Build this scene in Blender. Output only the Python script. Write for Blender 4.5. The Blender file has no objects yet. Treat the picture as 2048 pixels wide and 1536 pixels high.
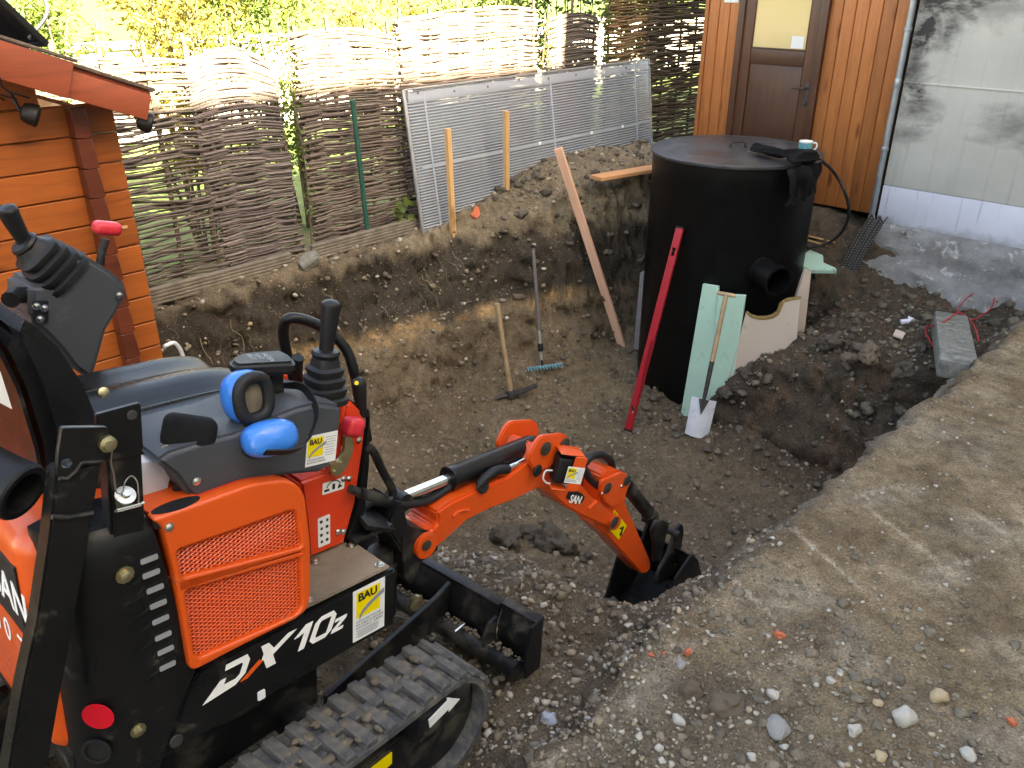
import bpy, bmesh, math, random
import numpy as np
from mathutils import Vector, Matrix, Euler
from mathutils import noise as mnoise

random.seed(7)
RNG = np.random.default_rng(11)
scene = bpy.context.scene
COL = scene.collection
R = math.radians

# ---------------------------------------------------------------- camera
CAM_H, PITCH, FPX = 1.7, R(26.3), 1660.0
cam_d = bpy.data.cameras.new('camera')
cam_d.sensor_fit = 'HORIZONTAL'; cam_d.sensor_width = 36.0
cam_d.lens = 36.0 * FPX / 2048.0
cam_d.clip_start = 0.02; cam_d.clip_end = 800
cam = bpy.data.objects.new('camera', cam_d)
cam.location = (0, 0, CAM_H); cam.rotation_euler = (R(90) - PITCH, 0, 0)
COL.objects.link(cam); scene.camera = cam

# ---------------------------------------------------------------- plot axes: s runs along the fence, o away from it
Q = math.sqrt(.5)
OF = 4.84
def W(s, o, z=0.0):
    return Vector(((s + o - OF) * Q, (s - (o - OF)) * Q, z))
PLOT = R(45)      # rotation of plot-aligned things: local X = +s, local Y = -o

# ---------------------------------------------------------------- sky, sun, exposure
SUN_EL = R(33.0)
SUN_H = Vector((Q, -Q, 0)) * 1.0 + Vector((Q, Q, 0)) * 0.04      # horizontal direction towards the sun
SUN_H.normalize()
SUN_TO = (SUN_H * math.cos(SUN_EL) + Vector((0, 0, math.sin(SUN_EL)))).normalized()
world = bpy.data.worlds.new('World'); scene.world = world; world.use_nodes = True
wn, wl = world.node_tree.nodes, world.node_tree.links
wn.clear()
sky = wn.new('ShaderNodeTexSky'); sky.sky_type = 'NISHITA'; sky.sun_disc = False
sky.sun_elevation = SUN_EL
sky.sun_rotation = math.atan2(SUN_H.x, SUN_H.y)
sky.air_density = 1.0; sky.dust_density = 2.5; sky.ozone_density = 1.0
bg = wn.new('ShaderNodeBackground'); bg.inputs['Strength'].default_value = 0.062
wo = wn.new('ShaderNodeOutputWorld')
wl.new(sky.outputs[0], bg.inputs[0]); wl.new(bg.outputs[0], wo.inputs[0])
sun_d = bpy.data.lights.new('sun', 'SUN'); sun_d.energy = 5.0; sun_d.angle = R(0.5); sun_d.color = (1, .93, .82)
sun = bpy.data.objects.new('sun', sun_d); COL.objects.link(sun)
sun.location = (6, -6, 12)
sun.rotation_euler = SUN_TO.to_track_quat('Z', 'Y').to_euler()
vs = scene.view_settings
scene.display_settings.display_device = 'sRGB'
vs.view_transform = 'Standard'; vs.look = 'None'; vs.exposure = 4.05; vs.gamma = 1.0
vs.use_curve_mapping = False
try:
    vs.use_white_balance = True; vs.white_balance_temperature = 8900; vs.white_balance_tint = 12
except Exception:
    pass
scene.render.engine = 'CYCLES'
scene.cycles.max_bounces = 7
scene.cycles.transparent_max_bounces = 12

# ---------------------------------------------------------------- pixels to places (directions only; depth comes from planes)
_fw = Vector((0, math.cos(PITCH), -math.sin(PITCH))); _up = Vector((0, math.sin(PITCH), math.cos(PITCH))); _rt = Vector((1, 0, 0))
CAMP = Vector((0, 0, CAM_H))
def ray(px, py): return _fw + _rt * ((px - 1024) / FPX) + _up * ((768 - py) / FPX)
def hit(px, py, p0, n):
    d = ray(px, py); return CAMP + d * ((p0 - CAMP).dot(n) / d.dot(n))
def on_z(px, py, z): return hit(px, py, Vector((0, 0, z)), Vector((0, 0, 1)))
def on_s(px, py, s): return hit(px, py, W(s, 0), Vector((Q, Q, 0)))
def on_o(px, py, o): return hit(px, py, W(0, o), Vector((Q, -Q, 0)))
def so(v): return (v.x + v.y) * Q, (v.x - v.y) * Q + OF

# ---------------------------------------------------------------- materials
def rgb(h):
    h = h.lstrip('#'); c = [int(h[i:i + 2], 16) / 255 for i in (0, 2, 4)]
    return tuple(x / 12.92 if x <= .04045 else ((x + .055) / 1.055) ** 2.4 for x in c)
def c4(c): return (c[0], c[1], c[2], 1)
class NT:
    def __init__(self, name):
        self.m = bpy.data.materials.new(name); self.m.use_nodes = True
        self.n = self.m.node_tree.nodes; self.l = self.m.node_tree.links
        self.b = self.n['Principled BSDF']; self.out = self.n['Material Output']
    def new(self, t, **k):
        x = self.n.new('ShaderNode' + t)
        for a, v in k.items(): setattr(x, a, v)
        return x
    def link(self, a, b): self.l.new(a, b)
    def coord(self, kind='Object', scale=(1, 1, 1), rot=(0, 0, 0)):
        tc = self.new('TexCoord'); mp = self.new('Mapping')
        mp.inputs['Scale'].default_value = scale; mp.inputs['Rotation'].default_value = rot
        self.link(tc.outputs[kind], mp.inputs[0]); return mp.outputs[0]
    def noise(self, vec, scale, detail=6, rough=.6, dist=0.0):
        x = self.new('TexNoise'); x.inputs['Scale'].default_value = scale; x.inputs['Detail'].default_value = detail
        x.inputs['Roughness'].default_value = rough; x.inputs['Distortion'].default_value = dist
        self.link(vec, x.inputs['Vector']); return x.outputs['Fac']
    def voro(self, vec, scale, feature='F1'):
        x = self.new('TexVoronoi'); x.feature = feature; x.inputs['Scale'].default_value = scale
        self.link(vec, x.inputs['Vector']); return x
    def ramp(self, fac, stops):
        x = self.new('ValToRGB'); e = x.color_ramp.elements
        while len(e) < len(stops): e.new(.5)
        for el, (p, c) in zip(e, stops): el.position = p; el.color = c4(c) if not isinstance(c, (int, float)) else (c, c, c, 1)
        self.link(fac, x.inputs[0]); return x.outputs[0]
    def mix(self, fac, a, b, mode='MIX'):
        x = self.new('Mix', data_type='RGBA', blend_type=mode)
        for i, v in ((0, fac), (6, a), (7, b)):
            sock = x.inputs[i]
            if hasattr(v, 'is_linked'): self.link(v, sock)
            elif isinstance(v, (int, float)): sock.default_value = v if i == 0 else (v, v, v, 1)
            else: sock.default_value = c4(v)
        return x.outputs[2]
    def math(self, op, a, b=0.0, clamp=False):
        x = self.new('Math', operation=op, use_clamp=clamp)
        for sock, v in zip(x.inputs, (a, b)):
            if hasattr(v, 'is_linked'): self.link(v, sock)
            else: sock.default_value = v
        return x.outputs[0]
    def bump(self, h, strength=.3, dist=.01, prev=None):
        x = self.new('Bump'); x.inputs['Strength'].default_value = strength; x.inputs['Distance'].default_value = dist
        self.link(h, x.inputs['Height'])
        if prev is not None: self.link(prev, x.inputs['Normal'])
        self.link(x.outputs[0], self.b.inputs['Normal']); return x.outputs[0]
    def set(self, col=None, rough=None, metal=None, spec=None, coat=None):
        for k, v in (('Base Color', col), ('Roughness', rough), ('Metallic', metal), ('Specular IOR Level', spec), ('Coat Weight', coat)):
            if v is None: continue
            s = self.b.inputs[k]
            if hasattr(v, 'is_linked'): self.link(v, s)
            elif k == 'Base Color': s.default_value = c4(v)
            else: s.default_value = v
        return self.m
M = {}
def simple(name, col, rough=.5, metal=0.0, var=.25, scale=8, bump=0.0, bscale=60, spec=.5, coat=0.0, dirt=None, dirt_amt=.5, dscale=6):
    t = NT(name); v = t.coord()
    n = t.noise(v, scale)
    lo = tuple(c * (1 - var) for c in col); hi = tuple(min(1, c * (1 + var)) for c in col)
    c = t.ramp(n, [(.3, lo), (.7, hi)])
    rr = t.ramp(t.noise(v, scale * 2.7), [(.3, max(0, rough - .08)), (.7, min(1, rough + .1))])
    if dirt is not None:
        d = t.noise(v, dscale, 9, .7, .4)
        f = t.ramp(d, [(.62 - .3 * dirt_amt, 0.0), (.82 - .2 * dirt_amt, 1.0)])
        f = t.math('MULTIPLY', f, .85)
        c = t.mix(f, c, dirt); rr = t.mix(f, rr, .95)
    t.set(c, rr, metal, spec, coat)
    if bump: t.bump(t.noise(v, bscale, 8, .65), bump, .004)
    M[name] = t.m; return t.m

ORANGE = (.70, .085, .011)
MUD = (.20, .155, .105)
simple('orange_paint', ORANGE, .34, 0, .05, 3, coat=.25, dirt=MUD, dirt_amt=.08, dscale=14)
simple('red_orange_paint', (.68, .045, .011), .32, 0, .05, 3, coat=.25, dirt=MUD, dirt_amt=.05, dscale=14)
simple('boom_paint', (.70, .078, .011), .34, 0, .06, 4, coat=.2, dirt=MUD, dirt_amt=.2, dscale=11)
simple('black_paint', (.006, .0063, .007), .32, 0, .3, 5, spec=0.32, dirt=(.12, .1, .075), dirt_amt=.12, dscale=10)
simple('black_steel', (.009, .0095, .0105), .38, 0, .3, 9, bump=.15, bscale=40, dirt=(.10, .085, .065), dirt_amt=.42, dscale=9, spec=0.3)
simple('black_plastic', (.009, .0095, .0105), .46, 0, .2, 6, bump=.12, bscale=300, spec=0.3)
simple('soft_rubber', (.011, .0115, .0125), .52, 0, .2, 6, bump=.1, bscale=200, spec=0.3)
simple('grey_plastic', (.050, .056, .064), .5, 0, .08, 4, bump=.12, bscale=400, dirt=(.16, .14, .11), dirt_amt=.1, dscale=8, spec=0.35)
simple('track_rubber', (.060, .064, .070), .75, 0, .35, 12, bump=.5, bscale=50, dirt=(.20, .175, .14), dirt_amt=.66, dscale=22, spec=0.25)
simple('vinyl_seat', (.007, .0075, .009), .30, 0, .2, 4, bump=.15, bscale=500, spec=0.4)
simple('chrome', (.72, .71, .68), .16, 1, .05, 5)
simple('zinc', (.55, .54, .48), .35, 1, .15, 30)
simple('brass_zinc', (.50, .44, .27), .38, 1, .2, 30)
simple('red_plastic', (.62, .025, .04), .4, 0, .08, 8)
simple('blue_plastic', (.015, .19, .62), .32, 0, .05, 6, coat=.2)
simple('white_sticker', (.72, .73, .72), .42, 0, .03, 4, dirt=(.4, .37, .32), dirt_amt=.05)
simple('yellow_sticker', (.80, .62, .01), .42, 0, .04, 4)
simple('grey_print', (.23, .24, .27), .45, 0, .03, 4)
simple('black_print', (.012, .012, .013), .45, 0, .05, 4)
simple('chalk_white', (.8, .79, .77), .6, 0, .05, 40)
simple('red_print', (.62, .005, .02), .35, 0, .04, 4)
simple('dusty_plate', (.20, .155, .11), .92, 0, .3, 7, bump=.3, bscale=120, dirt=(.035, .032, .03), dirt_amt=.28, dscale=5)
simple('dark_metal_pin', (.10, .09, .075), .5, .7, .3, 30)
simple('paper', (.62, .63, .70), .8, 0, .06, 6)
simple('mud', (.13, .105, .075), .95, 0, .45, 30, bump=.8, bscale=45)
simple('fresh_wood', (.62, .36, .17), .65, 0, .14, 5)
simple('pink_wood', (.56, .31, .21), .7, 0, .12, 5)
simple('orange_wood', (.52, .24, .10), .7, 0, .15, 5)
simple('grey_wood', (.17, .15, .12), .85, 0, .3, 14, bump=.4, bscale=60, dirt=(.12, .10, .075), dirt_amt=.4)
simple('handle_wood', (.37, .26, .15), .6, 0, .25, 9, dirt=(.15, .12, .085), dirt_amt=.3, dscale=12)
simple('green_post', (.012, .085, .06), .45, 0, .12, 8)
simple('tank_plastic', (.0035, .0037, .004), .42, 0, .15, 3, spec=0.22, bump=.03, bscale=6)
simple('tank_lid', (.040, .040, .042), .36, 0, .3, 2.2, spec=0.5, bump=.02, bscale=8, dirt=(.10, .095, .09), dirt_amt=.25, dscale=3)
simple('cloth_black', (.006, .006, .0065), .9, 0, .3, 20, bump=.25, bscale=900, spec=.2)
simple('mug_teal', (.10, .34, .38), .25, 0, .2, 18)
simple('mug_white', (.75, .74, .70), .25, 0, .03, 10)
simple('foam_mint', (.38, .60, .49), .8, 0, .05, 5, bump=.15, bscale=90, dirt=(.12, .105, .085), dirt_amt=.20, dscale=9)
simple('foam_pink', (.50, .41, .34), .85, 0, .06, 4, bump=.12, bscale=60, dirt=(.25, .19, .14), dirt_amt=.12, dscale=8)
simple('foam_core', (.24, .15, .05), .95, 0, .35, 40, bump=.8, bscale=90)
simple('level_red', (.36, .010, .020), .36, 0, .08, 6, dirt=(.2, .15, .12), dirt_amt=.1)
simple('spade_steel', (.63, .65, .70), .42, .35, .12, 8, dirt=(.32, .30, .28), dirt_amt=.22, dscale=14)
simple('dark_iron', (.06, .058, .056), .55, .5, .3, 20)
simple('rake_blue', (.10, .26, .30), .5, 0, .15, 14, dirt=(.16, .14, .11), dirt_amt=.3, dscale=30)
simple('grey_tube', (.14, .13, .125), .5, .2, .15, 14)
simple('silver_tube', (.50, .50, .50), .4, .7, .1, 14)
simple('concrete_block', (.22, .22, .195), .92, 0, .4, 18, bump=.7, bscale=60, dirt=(.075, .075, .055), dirt_amt=.62, dscale=16)
simple('tile_red', (.52, .13, .06), .85, 0, .25, 20, bump=.3)
simple('cable_red', (.45, .02, .03), .5, 0, .1, 8)
simple('cable_white', (.62, .66, .66), .45, 0, .05, 8)
simple('hose_black', (.012, .012, .013), .42, 0, .15, 20, spec=0.3)
simple('galvanised', (.34, .39, .43), .42, .75, .14, 9, dirt=(.40, .42, .43), dirt_amt=.3, dscale=5)
simple('alu_strip', (.45, .47, .50), .42, .6, .12, 10)
simple('leaf_brown', (.26, .13, .06), .8, 0, .3, 20)
simple('root_fibre', (.26, .20, .13), .9, 0, .3, 30)
simple('roof_felt', (.13, .095, .07), .95, 0, .35, 30, bump=.6, bscale=120)
simple('solar_glass', (.01, .012, .018), .12, 0, .1, 5, spec=.8)
simple('bark', (.11, .085, .06), .9, 0, .35, 20, bump=.5, bscale=40)

def wood_mat(name, base, dark, rough=.5, along='X', grain=1.0, knots=True, coat=.1):
    t = NT(name)
    tc = t.new('TexCoord'); oi = t.new('ObjectInfo')
    off = t.new('VectorMath', operation='SCALE'); off.inputs[3].default_value = 37.0
    comb = t.new('CombineXYZ'); t.link(oi.outputs['Random'], comb.inputs[0]); t.link(oi.outputs['Random'], comb.inputs[1]); t.link(oi.outputs['Random'], comb.inputs[2])
    t.link(comb.outputs[0], off.inputs[0])
    add = t.new('VectorMath', operation='ADD'); t.link(tc.outputs['Object'], add.inputs[0]); t.link(off.outputs[0], add.inputs[1])
    mp = t.new('Mapping'); sc = {'X': (1.2, 14, 14), 'Z': (14, 14, 1.2), 'Y': (14, 1.2, 14)}[along]
    mp.inputs['Scale'].default_value = sc; t.link(add.outputs[0], mp.inputs[0])
    g = t.noise(mp.outputs[0], 2.2 * grain, 7, .6, 1.1)
    g2 = t.noise(add.outputs[0], 2.3, 3)
    mid = tuple(a * .58 + b * .42 for a, b in zip(base, dark))
    c = t.ramp(g, [(.28, mid), (.5, base), (.72, tuple(min(1, x * 1.18) for x in base))])
    c = t.mix(t.ramp(g2, [(.45, 0.0), (.75, .55)]), c, mid)
    rv = t.math('MULTIPLY_ADD', oi.outputs['Random'], .35); rv.node.inputs[2].default_value = .80
    hs = t.new('HueSaturation'); t.link(rv, hs.inputs['Value']); t.link(c, hs.inputs['Color']); c = hs.outputs[0]
    if knots:
        mk = t.new('Mapping'); ks = {'X': (2.6, 9, 9), 'Z': (9, 9, 2.6), 'Y': (9, 2.6, 9)}[along]
        mk.inputs['Scale'].default_value = ks; t.link(add.outputs[0], mk.inputs[0])
        vo = t.voro(mk.outputs[0], 1.0)
        k = t.ramp(vo.outputs['Distance'], [(.07, 1.0), (.21, 0.0)])
        c = t.mix(t.math('MULTIPLY', k, .85), c, dark)
    t.set(c, rough, 0, .4, coat)
    t.bump(g, .12, .003)
    M[name] = t.m; return t.m
wood_mat('shed_plank', (.38, .098, .020), (.10, .022, .007), .45, 'X', coat=.05)
wood_mat('shed_brown', (.115, .026, .012), (.06, .015, .008), .4, 'X')
wood_mat('fascia_red', (.33, .075, .035), (.12, .04, .025), .5, 'X', knots=False)
wood_mat('hut_board', (.43, .15, .048), (.17, .045, .014), .5, 'Z', coat=.05)
wood_mat('door_brown', (.085, .036, .02), (.03, .014, .009), .42, 'Z', knots=False)

def soil_mat():
    t = NT('soil'); v = t.coord()
    at = t.new('Attribute'); at.attribute_name = 'tone'
    base = at.outputs['Color']
    n1 = t.noise(v, 2.3, 9, .68); n2 = t.noise(v, 19, 9, .7); n3 = t.noise(v, 130, 5, .7)
    c = t.mix(1.0, base, t.ramp(n1, [(.3, .85), (.7, 1.55)]), 'MULTIPLY')
    c = t.mix(1.0, c, (1.12, 1.03, .92), 'MULTIPLY')
    c = t.mix(1.0, c, t.ramp(n2, [(.28, .58), (.5, 1.05), (.75, 1.55)]), 'MULTIPLY')
    c = t.mix(1.0, c, t.ramp(n3, [(.32, .52), (.5, 1.0), (.68, 1.55)]), 'MULTIPLY')
    vo = t.voro(v, 95); pe = t.ramp(vo.outputs['Distance'], [(.12, 1.0), (.22, 0.0)])
    sel = t.ramp(vo.outputs['Color'], [(.60, 0.0), (.66, 1.0)])
    vb = t.voro(v, 38); pb2 = t.math('MULTIPLY', t.ramp(vb.outputs['Distance'], [(.10, 1.0), (.2, 0.0)]), t.ramp(vb.outputs['Color'], [(.66, 0.0), (.70, 1.0)]))
    pv = t.math('ADD', t.math('MULTIPLY', pe, sel), pb2, True); pv = t.math('MULTIPLY', pv, .8)
    c = t.mix(pv, c, (.36, .325, .27))
    t.set(c, .95, 0, .25)
    h = t.math('ADD', t.math('MULTIPLY', n2, 1.0), t.math('MULTIPLY', n3, .5))
    h = t.math('ADD', h, t.math('MULTIPLY', pv, .5))
    h = t.math('ADD', h, t.math('MULTIPLY', t.noise(v, 55, 6, .75), .7))
    t.bump(h, 1.0, .022)
    M['soil'] = t.m
soil_mat()
def stone_mat(name, cols, rough=.8):
    t = NT(name); v = t.coord()
    at = t.new('Attribute'); at.attribute_name = 'tone'
    n = t.noise(v, 40, 6, .6)
    c = t.mix(1.0, at.outputs['Color'], t.ramp(n, [(.3, .75), (.7, 1.4)]), 'MULTIPLY')
    t.set(c, rough, 0, .35); t.bump(n, .25, .004)
    M[name] = t.m
stone_mat('gravel_stone', None)
def stone2(name, col):
    simple(name, col, .75, 0, .28, 18, bump=.3, bscale=70, dirt=(.17, .14, .10), dirt_amt=.22, dscale=14)
stone2('stone_pale', (.42, .39, .34)); stone2('stone_tan', (.40, .30, .18)); stone2('stone_grey', (.24, .235, .22)); stone2('stone_blue', (.30, .33, .38))
simple('clod_soil', (.085, .070, .052), .97, 0, .6, 30, bump=1.0, bscale=70)
simple('clod_brown', (.15, .115, .08), .97, 0, .4, 22, bump=.9, bscale=50)

# ---------------------------------------------------------------- mesh helpers
def finish(me, ang=35):
    for p in me.polygons: p.use_smooth = True
    me.set_sharp_from_angle(angle=R(ang))
def link(name, me, mat=None, parent=None, mw=None, ang=35, smooth=True):
    if smooth: finish(me, ang)
    if mat is not None and not me.materials: me.materials.append(M[mat] if isinstance(mat, str) else mat)
    ob = bpy.data.objects.new(name, me); COL.objects.link(ob)
    if parent is not None: ob.parent = parent
    if mw is not None: ob.matrix_local = mw
    return ob
def thing(name, label, cat, loc=(0, 0, 0), rotz=0.0, group=None, mw=None):
    e = bpy.data.objects.new(name, None); COL.objects.link(e)
    e.empty_display_size = .1
    if mw is not None: e.matrix_world = mw
    else: e.location = loc; e.rotation_euler = (0, 0, rotz)
    e['label'] = label; e['category'] = cat
    if group: e['group'] = group
    return e
def tag(o, label, cat, group=None):
    o['label'] = label; o['category'] = cat
    if group: o['group'] = group
    return o
def from_bm(bm, name='m'):
    me = bpy.data.meshes.new(name); bm.to_mesh(me); bm.free(); return me
def bm_box(sx, sy, sz, c=(0, 0, 0), bev=0.0, seg=2, bm=None, mat=None):
    own = bm is None
    b = bmesh.new()
    bmesh.ops.create_cube(b, size=1)
    for v in b.verts: v.co = Vector((v.co.x * sx, v.co.y * sy, v.co.z * sz))
    if bev: bmesh.ops.bevel(b, geom=b.edges[:], offset=min(bev, .45 * min(sx, sy, sz)), segments=seg, affect='EDGES', profile=.5)
    for v in b.verts:
        v.co = v.co + Vector(c)
        if mat is not None: v.co = mat @ v.co
    if own: return b
    merge(bm, b); return bm
def merge(dst, src):
    me = bpy.data.meshes.new('tmp'); src.to_mesh(me); src.free(); dst.from_mesh(me); bpy.data.meshes.remove(me)
def box(name, size, c, mat, parent=None, bev=.003, mw=None, rot=None, seg=2):
    m4 = None
    if rot is not None: m4 = Matrix.Translation(c) @ Euler(rot).to_matrix().to_4x4(); c = (0, 0, 0)
    return link(name, from_bm(bm_box(*size, c=c, bev=bev, seg=seg, mat=m4)), mat, parent, mw)
AX = {'y': lambda a, b, v: Vector((a, v, b)), 'x': lambda a, b, v: Vector((v, a, b)), 'z': lambda a, b, v: Vector((a, b, v))}
def bm_prism(poly, axis, v0, v1, bev=0.0, seg=2):
    f = AX[axis]; b = bmesh.new()
    lo = [b.verts.new(f(p[0], p[1], v0)) for p in poly]; hi = [b.verts.new(f(p[0], p[1], v1)) for p in poly]
    n = len(poly)
    b.faces.new(lo); b.faces.new(hi[::-1])
    for i in range(n): b.faces.new((lo[i], hi[i], hi[(i + 1) % n], lo[(i + 1) % n]))
    bmesh.ops.recalc_face_normals(b, faces=b.faces[:])
    if bev:
        es = [e for e in b.edges if len(e.link_faces) == 2 and e.calc_face_angle(0) > R(28)]
        bmesh.ops.bevel(b, geom=es, offset=bev, segments=seg, affect='EDGES', clamp_overlap=True)
    bmesh.ops.triangulate(b, faces=[fc for fc in b.faces if len(fc.verts) > 4])
    return b
def prism(name, poly, axis, v0, v1, mat, parent=None, bev=.004, mw=None, seg=2):
    return link(name, from_bm(bm_prism(poly, axis, v0, v1, bev, seg)), mat, parent, mw)
def basis(d):
    d = d.normalized(); a = Vector((0, 0, 1)) if abs(d.z) < .9 else Vector((1, 0, 0))
    u = d.cross(a).normalized(); return u, d.cross(u).normalized()
def spline(pts, n=6):
    pts = [Vector(p) for p in pts]
    if len(pts) < 3: return pts
    ex = [pts[0] * 2 - pts[1]] + pts + [pts[-1] * 2 - pts[-2]]; out = []
    for i in range(1, len(ex) - 2):
        p0, p1, p2, p3 = ex[i - 1:i + 3]
        for k in range(n):
            t = k / n
            out.append(.5 * ((2 * p1) + (p2 - p0) * t + (2 * p0 - 5 * p1 + 4 * p2 - p3) * t * t + (3 * p1 - p0 - 3 * p2 + p3) * t ** 3))
    out.append(pts[-1]); return out
def tube_data(pts, rad, sides=10, cap=True):
    pts = [Vector(p) for p in pts]; n = len(pts)
    rs = [rad] * n if isinstance(rad, (int, float)) else list(rad)
    if len(rs) != n: rs = [float(x) for x in np.interp(np.linspace(0, 1, n), np.linspace(0, 1, len(rs)), rs)]
    V, Fc = [], []
    d0 = (pts[1] - pts[0]); u, w = basis(d0)
    for i, p in enumerate(pts):
        d = (pts[min(i + 1, n - 1)] - pts[max(i - 1, 0)]).normalized()
        u = (u - d * u.dot(d)).normalized(); w = d.cross(u)
        for k in range(sides):
            a = 2 * math.pi * k / sides; V.append(p + (u * math.cos(a) + w * math.sin(a)) * rs[i])
    for i in range(n - 1):
        for k in range(sides):
            k2 = (k + 1) % sides; Fc.append((i * sides + k, i * sides + k2, (i + 1) * sides + k2, (i + 1) * sides + k))
    if cap: Fc.append(tuple(range(sides))[::-1]); Fc.append(tuple(range((n - 1) * sides, n * sides)))
    return V, Fc
def mesh_of(V, Fc, name='m'):
    me = bpy.data.meshes.new(name); me.from_pydata([tuple(v) for v in V], [], Fc); me.update(); return me
def tube(name, pts, rad, mat, parent=None, sides=12, smooth=0, cap=True):
    if smooth: pts = spline(pts, smooth)
    return link(name, mesh_of(*tube_data(pts, rad, sides, cap)), mat, parent, ang=50)
class Join:
    def __init__(self): self.V, self.F = [], []
    def add(self, V, Fc):
        o = len(self.V); self.V += [tuple(v) for v in V]; self.F += [tuple(i + o for i in f) for f in Fc]
    def tube(self, pts, rad, sides=6, cap=True): self.add(*tube_data(pts, rad, sides, cap))
    def bm(self, b):
        b.verts.ensure_lookup_table(); b.verts.index_update()
        self.add([v.co.copy() for v in b.verts], [tuple(v.index for v in f.verts) for f in b.faces]); b.free()
    def build(self, name, mat, parent=None, ang=35): return link(name, mesh_of(self.V, self.F), mat, parent, ang=ang)
def lathe_data(prof, p0, axis, sides=20, sq=None):
    """prof: list of (radius, height along axis) from p0"""
    p0 = Vector(p0); d = Vector(axis).normalized(); u, w = basis(d); V, Fc = [], []
    for r, h in prof:
        for k in range(sides):
            a = 2 * math.pi * k / sides
            rr = r
            if sq: rr = r / (abs(math.cos(a)) ** sq + abs(math.sin(a)) ** sq) ** (1 / sq)
            V.append(p0 + d * h + (u * math.cos(a) + w * math.sin(a)) * rr)
    for i in range(len(prof) - 1):
        for k in range(sides):
            k2 = (k + 1) % sides; Fc.append((i * sides + k, i * sides + k2, (i + 1) * sides + k2, (i + 1) * sides + k))
    if prof[0][0] > 1e-4: Fc.append(tuple(range(sides))[::-1])
    if prof[-1][0] > 1e-4: Fc.append(tuple(range((len(prof) - 1) * sides, len(prof) * sides)))
    return V, Fc
def lathe(name, prof, p0, axis, mat, parent=None, sides=20, sq=None, ang=35):
    return link(name, mesh_of(*lathe_data(prof, p0, axis, sides, sq)), mat, parent, ang=ang)
def bolt(parent, p, axis, r=.008, mat='zinc', name='bolt'):
    return lathe(name, [(r * 1.5, 0), (r * 1.5, r * .25), (r, r * .26), (r * .95, r * .8), (r * .6, r * 1.0)], p, axis, mat, parent, 10)
def curve_plate(name, outlines, axis, v0, v1, mat, parent=None, bev=.004):
    """plate with holes (2D curve filled with its inner loops)"""
    cu = bpy.data.curves.new('c', 'CURVE'); cu.dimensions = '2D'; cu.fill_mode = 'BOTH'
    th = abs(v1 - v0); cu.extrude = max(th / 2 - bev, 1e-4); cu.bevel_depth = bev; cu.bevel_resolution = 2; cu.offset = -bev
    for pl in outlines:
        sp = cu.splines.new('POLY'); sp.points.add(len(pl) - 1); sp.use_cyclic_u = True
        for q, p in zip(sp.points, pl): q.co = (p[0], p[1], 0, 1)
    ob = bpy.data.objects.new('c', cu); COL.objects.link(ob)
    dg = bpy.context.evaluated_depsgraph_get()
    me = bpy.data.meshes.new_from_object(ob.evaluated_get(dg))
    bpy.data.objects.remove(ob)
    f = AX[axis]; vm = (v0 + v1) / 2
    for v in me.vertices: v.co = f(v.co.x, v.co.y, vm + v.co.z)
    return link(name, me, mat, parent)
def text_mesh(txt, size, mat, parent, name, mw, shear=0.0, bold=0.0, extrude=.0006, space=1.0, align='LEFT', line=1.0):
    cu = bpy.data.curves.new('t', 'FONT'); cu.body = txt; cu.size = size; cu.shear = shear; cu.offset = bold
    cu.extrude = extrude; cu.space_character = space; cu.align_x = align; cu.space_line = line; cu.resolution_u = 3
    ob = bpy.data.objects.new('t', cu); COL.objects.link(ob)
    dg = bpy.context.evaluated_depsgraph_get()
    me = bpy.data.meshes.new_from_object(ob.evaluated_get(dg)); bpy.data.objects.remove(ob)
    me.materials.clear()
    return link(name, me, mat, parent, mw, smooth=False)
def roundpoly(pts, r, seg=4):
    """round the corners of a 2D polygon"""
    out = []; n = len(pts)
    for i in range(n):
        p = Vector(pts[i]); a = Vector(pts[i - 1]) - p; b = Vector(pts[(i + 1) % n]) - p
        rr = min(r, a.length * .45, b.length * .45); pa = p + a.normalized() * rr; pb = p + b.normalized() * rr
        for k in range(seg + 1):
            t = k / seg; q = pa * (1 - t) ** 2 + p * 2 * t * (1 - t) + pb * t * t; out.append((q.x, q.y))
    return out
def circ(cx, cy, r, n=20): return [(cx + r * math.cos(2 * math.pi * k / n), cy + r * math.sin(2 * math.pi * k / n)) for k in range(n)]
def rect(x0, y0, x1, y1): return [(x0, y0), (x1, y0), (x1, y1), (x0, y1)]

# ---------------------------------------------------------------- numpy noise
_PERM = np.random.default_rng(5).permutation(512); _G = np.random.default_rng(6).normal(size=(512, 2)); _G /= np.linalg.norm(_G, axis=1)[:, None]
def pn(x, y):
    xi = np.floor(x).astype(int); yi = np.floor(y).astype(int); xf = x - xi; yf = y - yi
    def g(ix, iy, fx, fy):
        h = _PERM[(_PERM[ix & 511] + iy) & 511]; return _G[h, 0] * fx + _G[h, 1] * fy
    u = xf ** 3 * (xf * (xf * 6 - 15) + 10); v = yf ** 3 * (yf * (yf * 6 - 15) + 10)
    a = g(xi, yi, xf, yf); b = g(xi + 1, yi, xf - 1, yf); c = g(xi, yi + 1, xf, yf - 1); d = g(xi + 1, yi + 1, xf - 1, yf - 1)
    return (a * (1 - u) + b * u) * (1 - v) + (c * (1 - u) + d * u) * v
def fbm(x, y, f, octs=4, gain=.5):
    r = 0; a = 1.0
    for k in range(octs): r = r + a * pn(x * f + 13.7 * k, y * f - 7.1 * k); f *= 2.03; a *= gain
    return r
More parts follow.
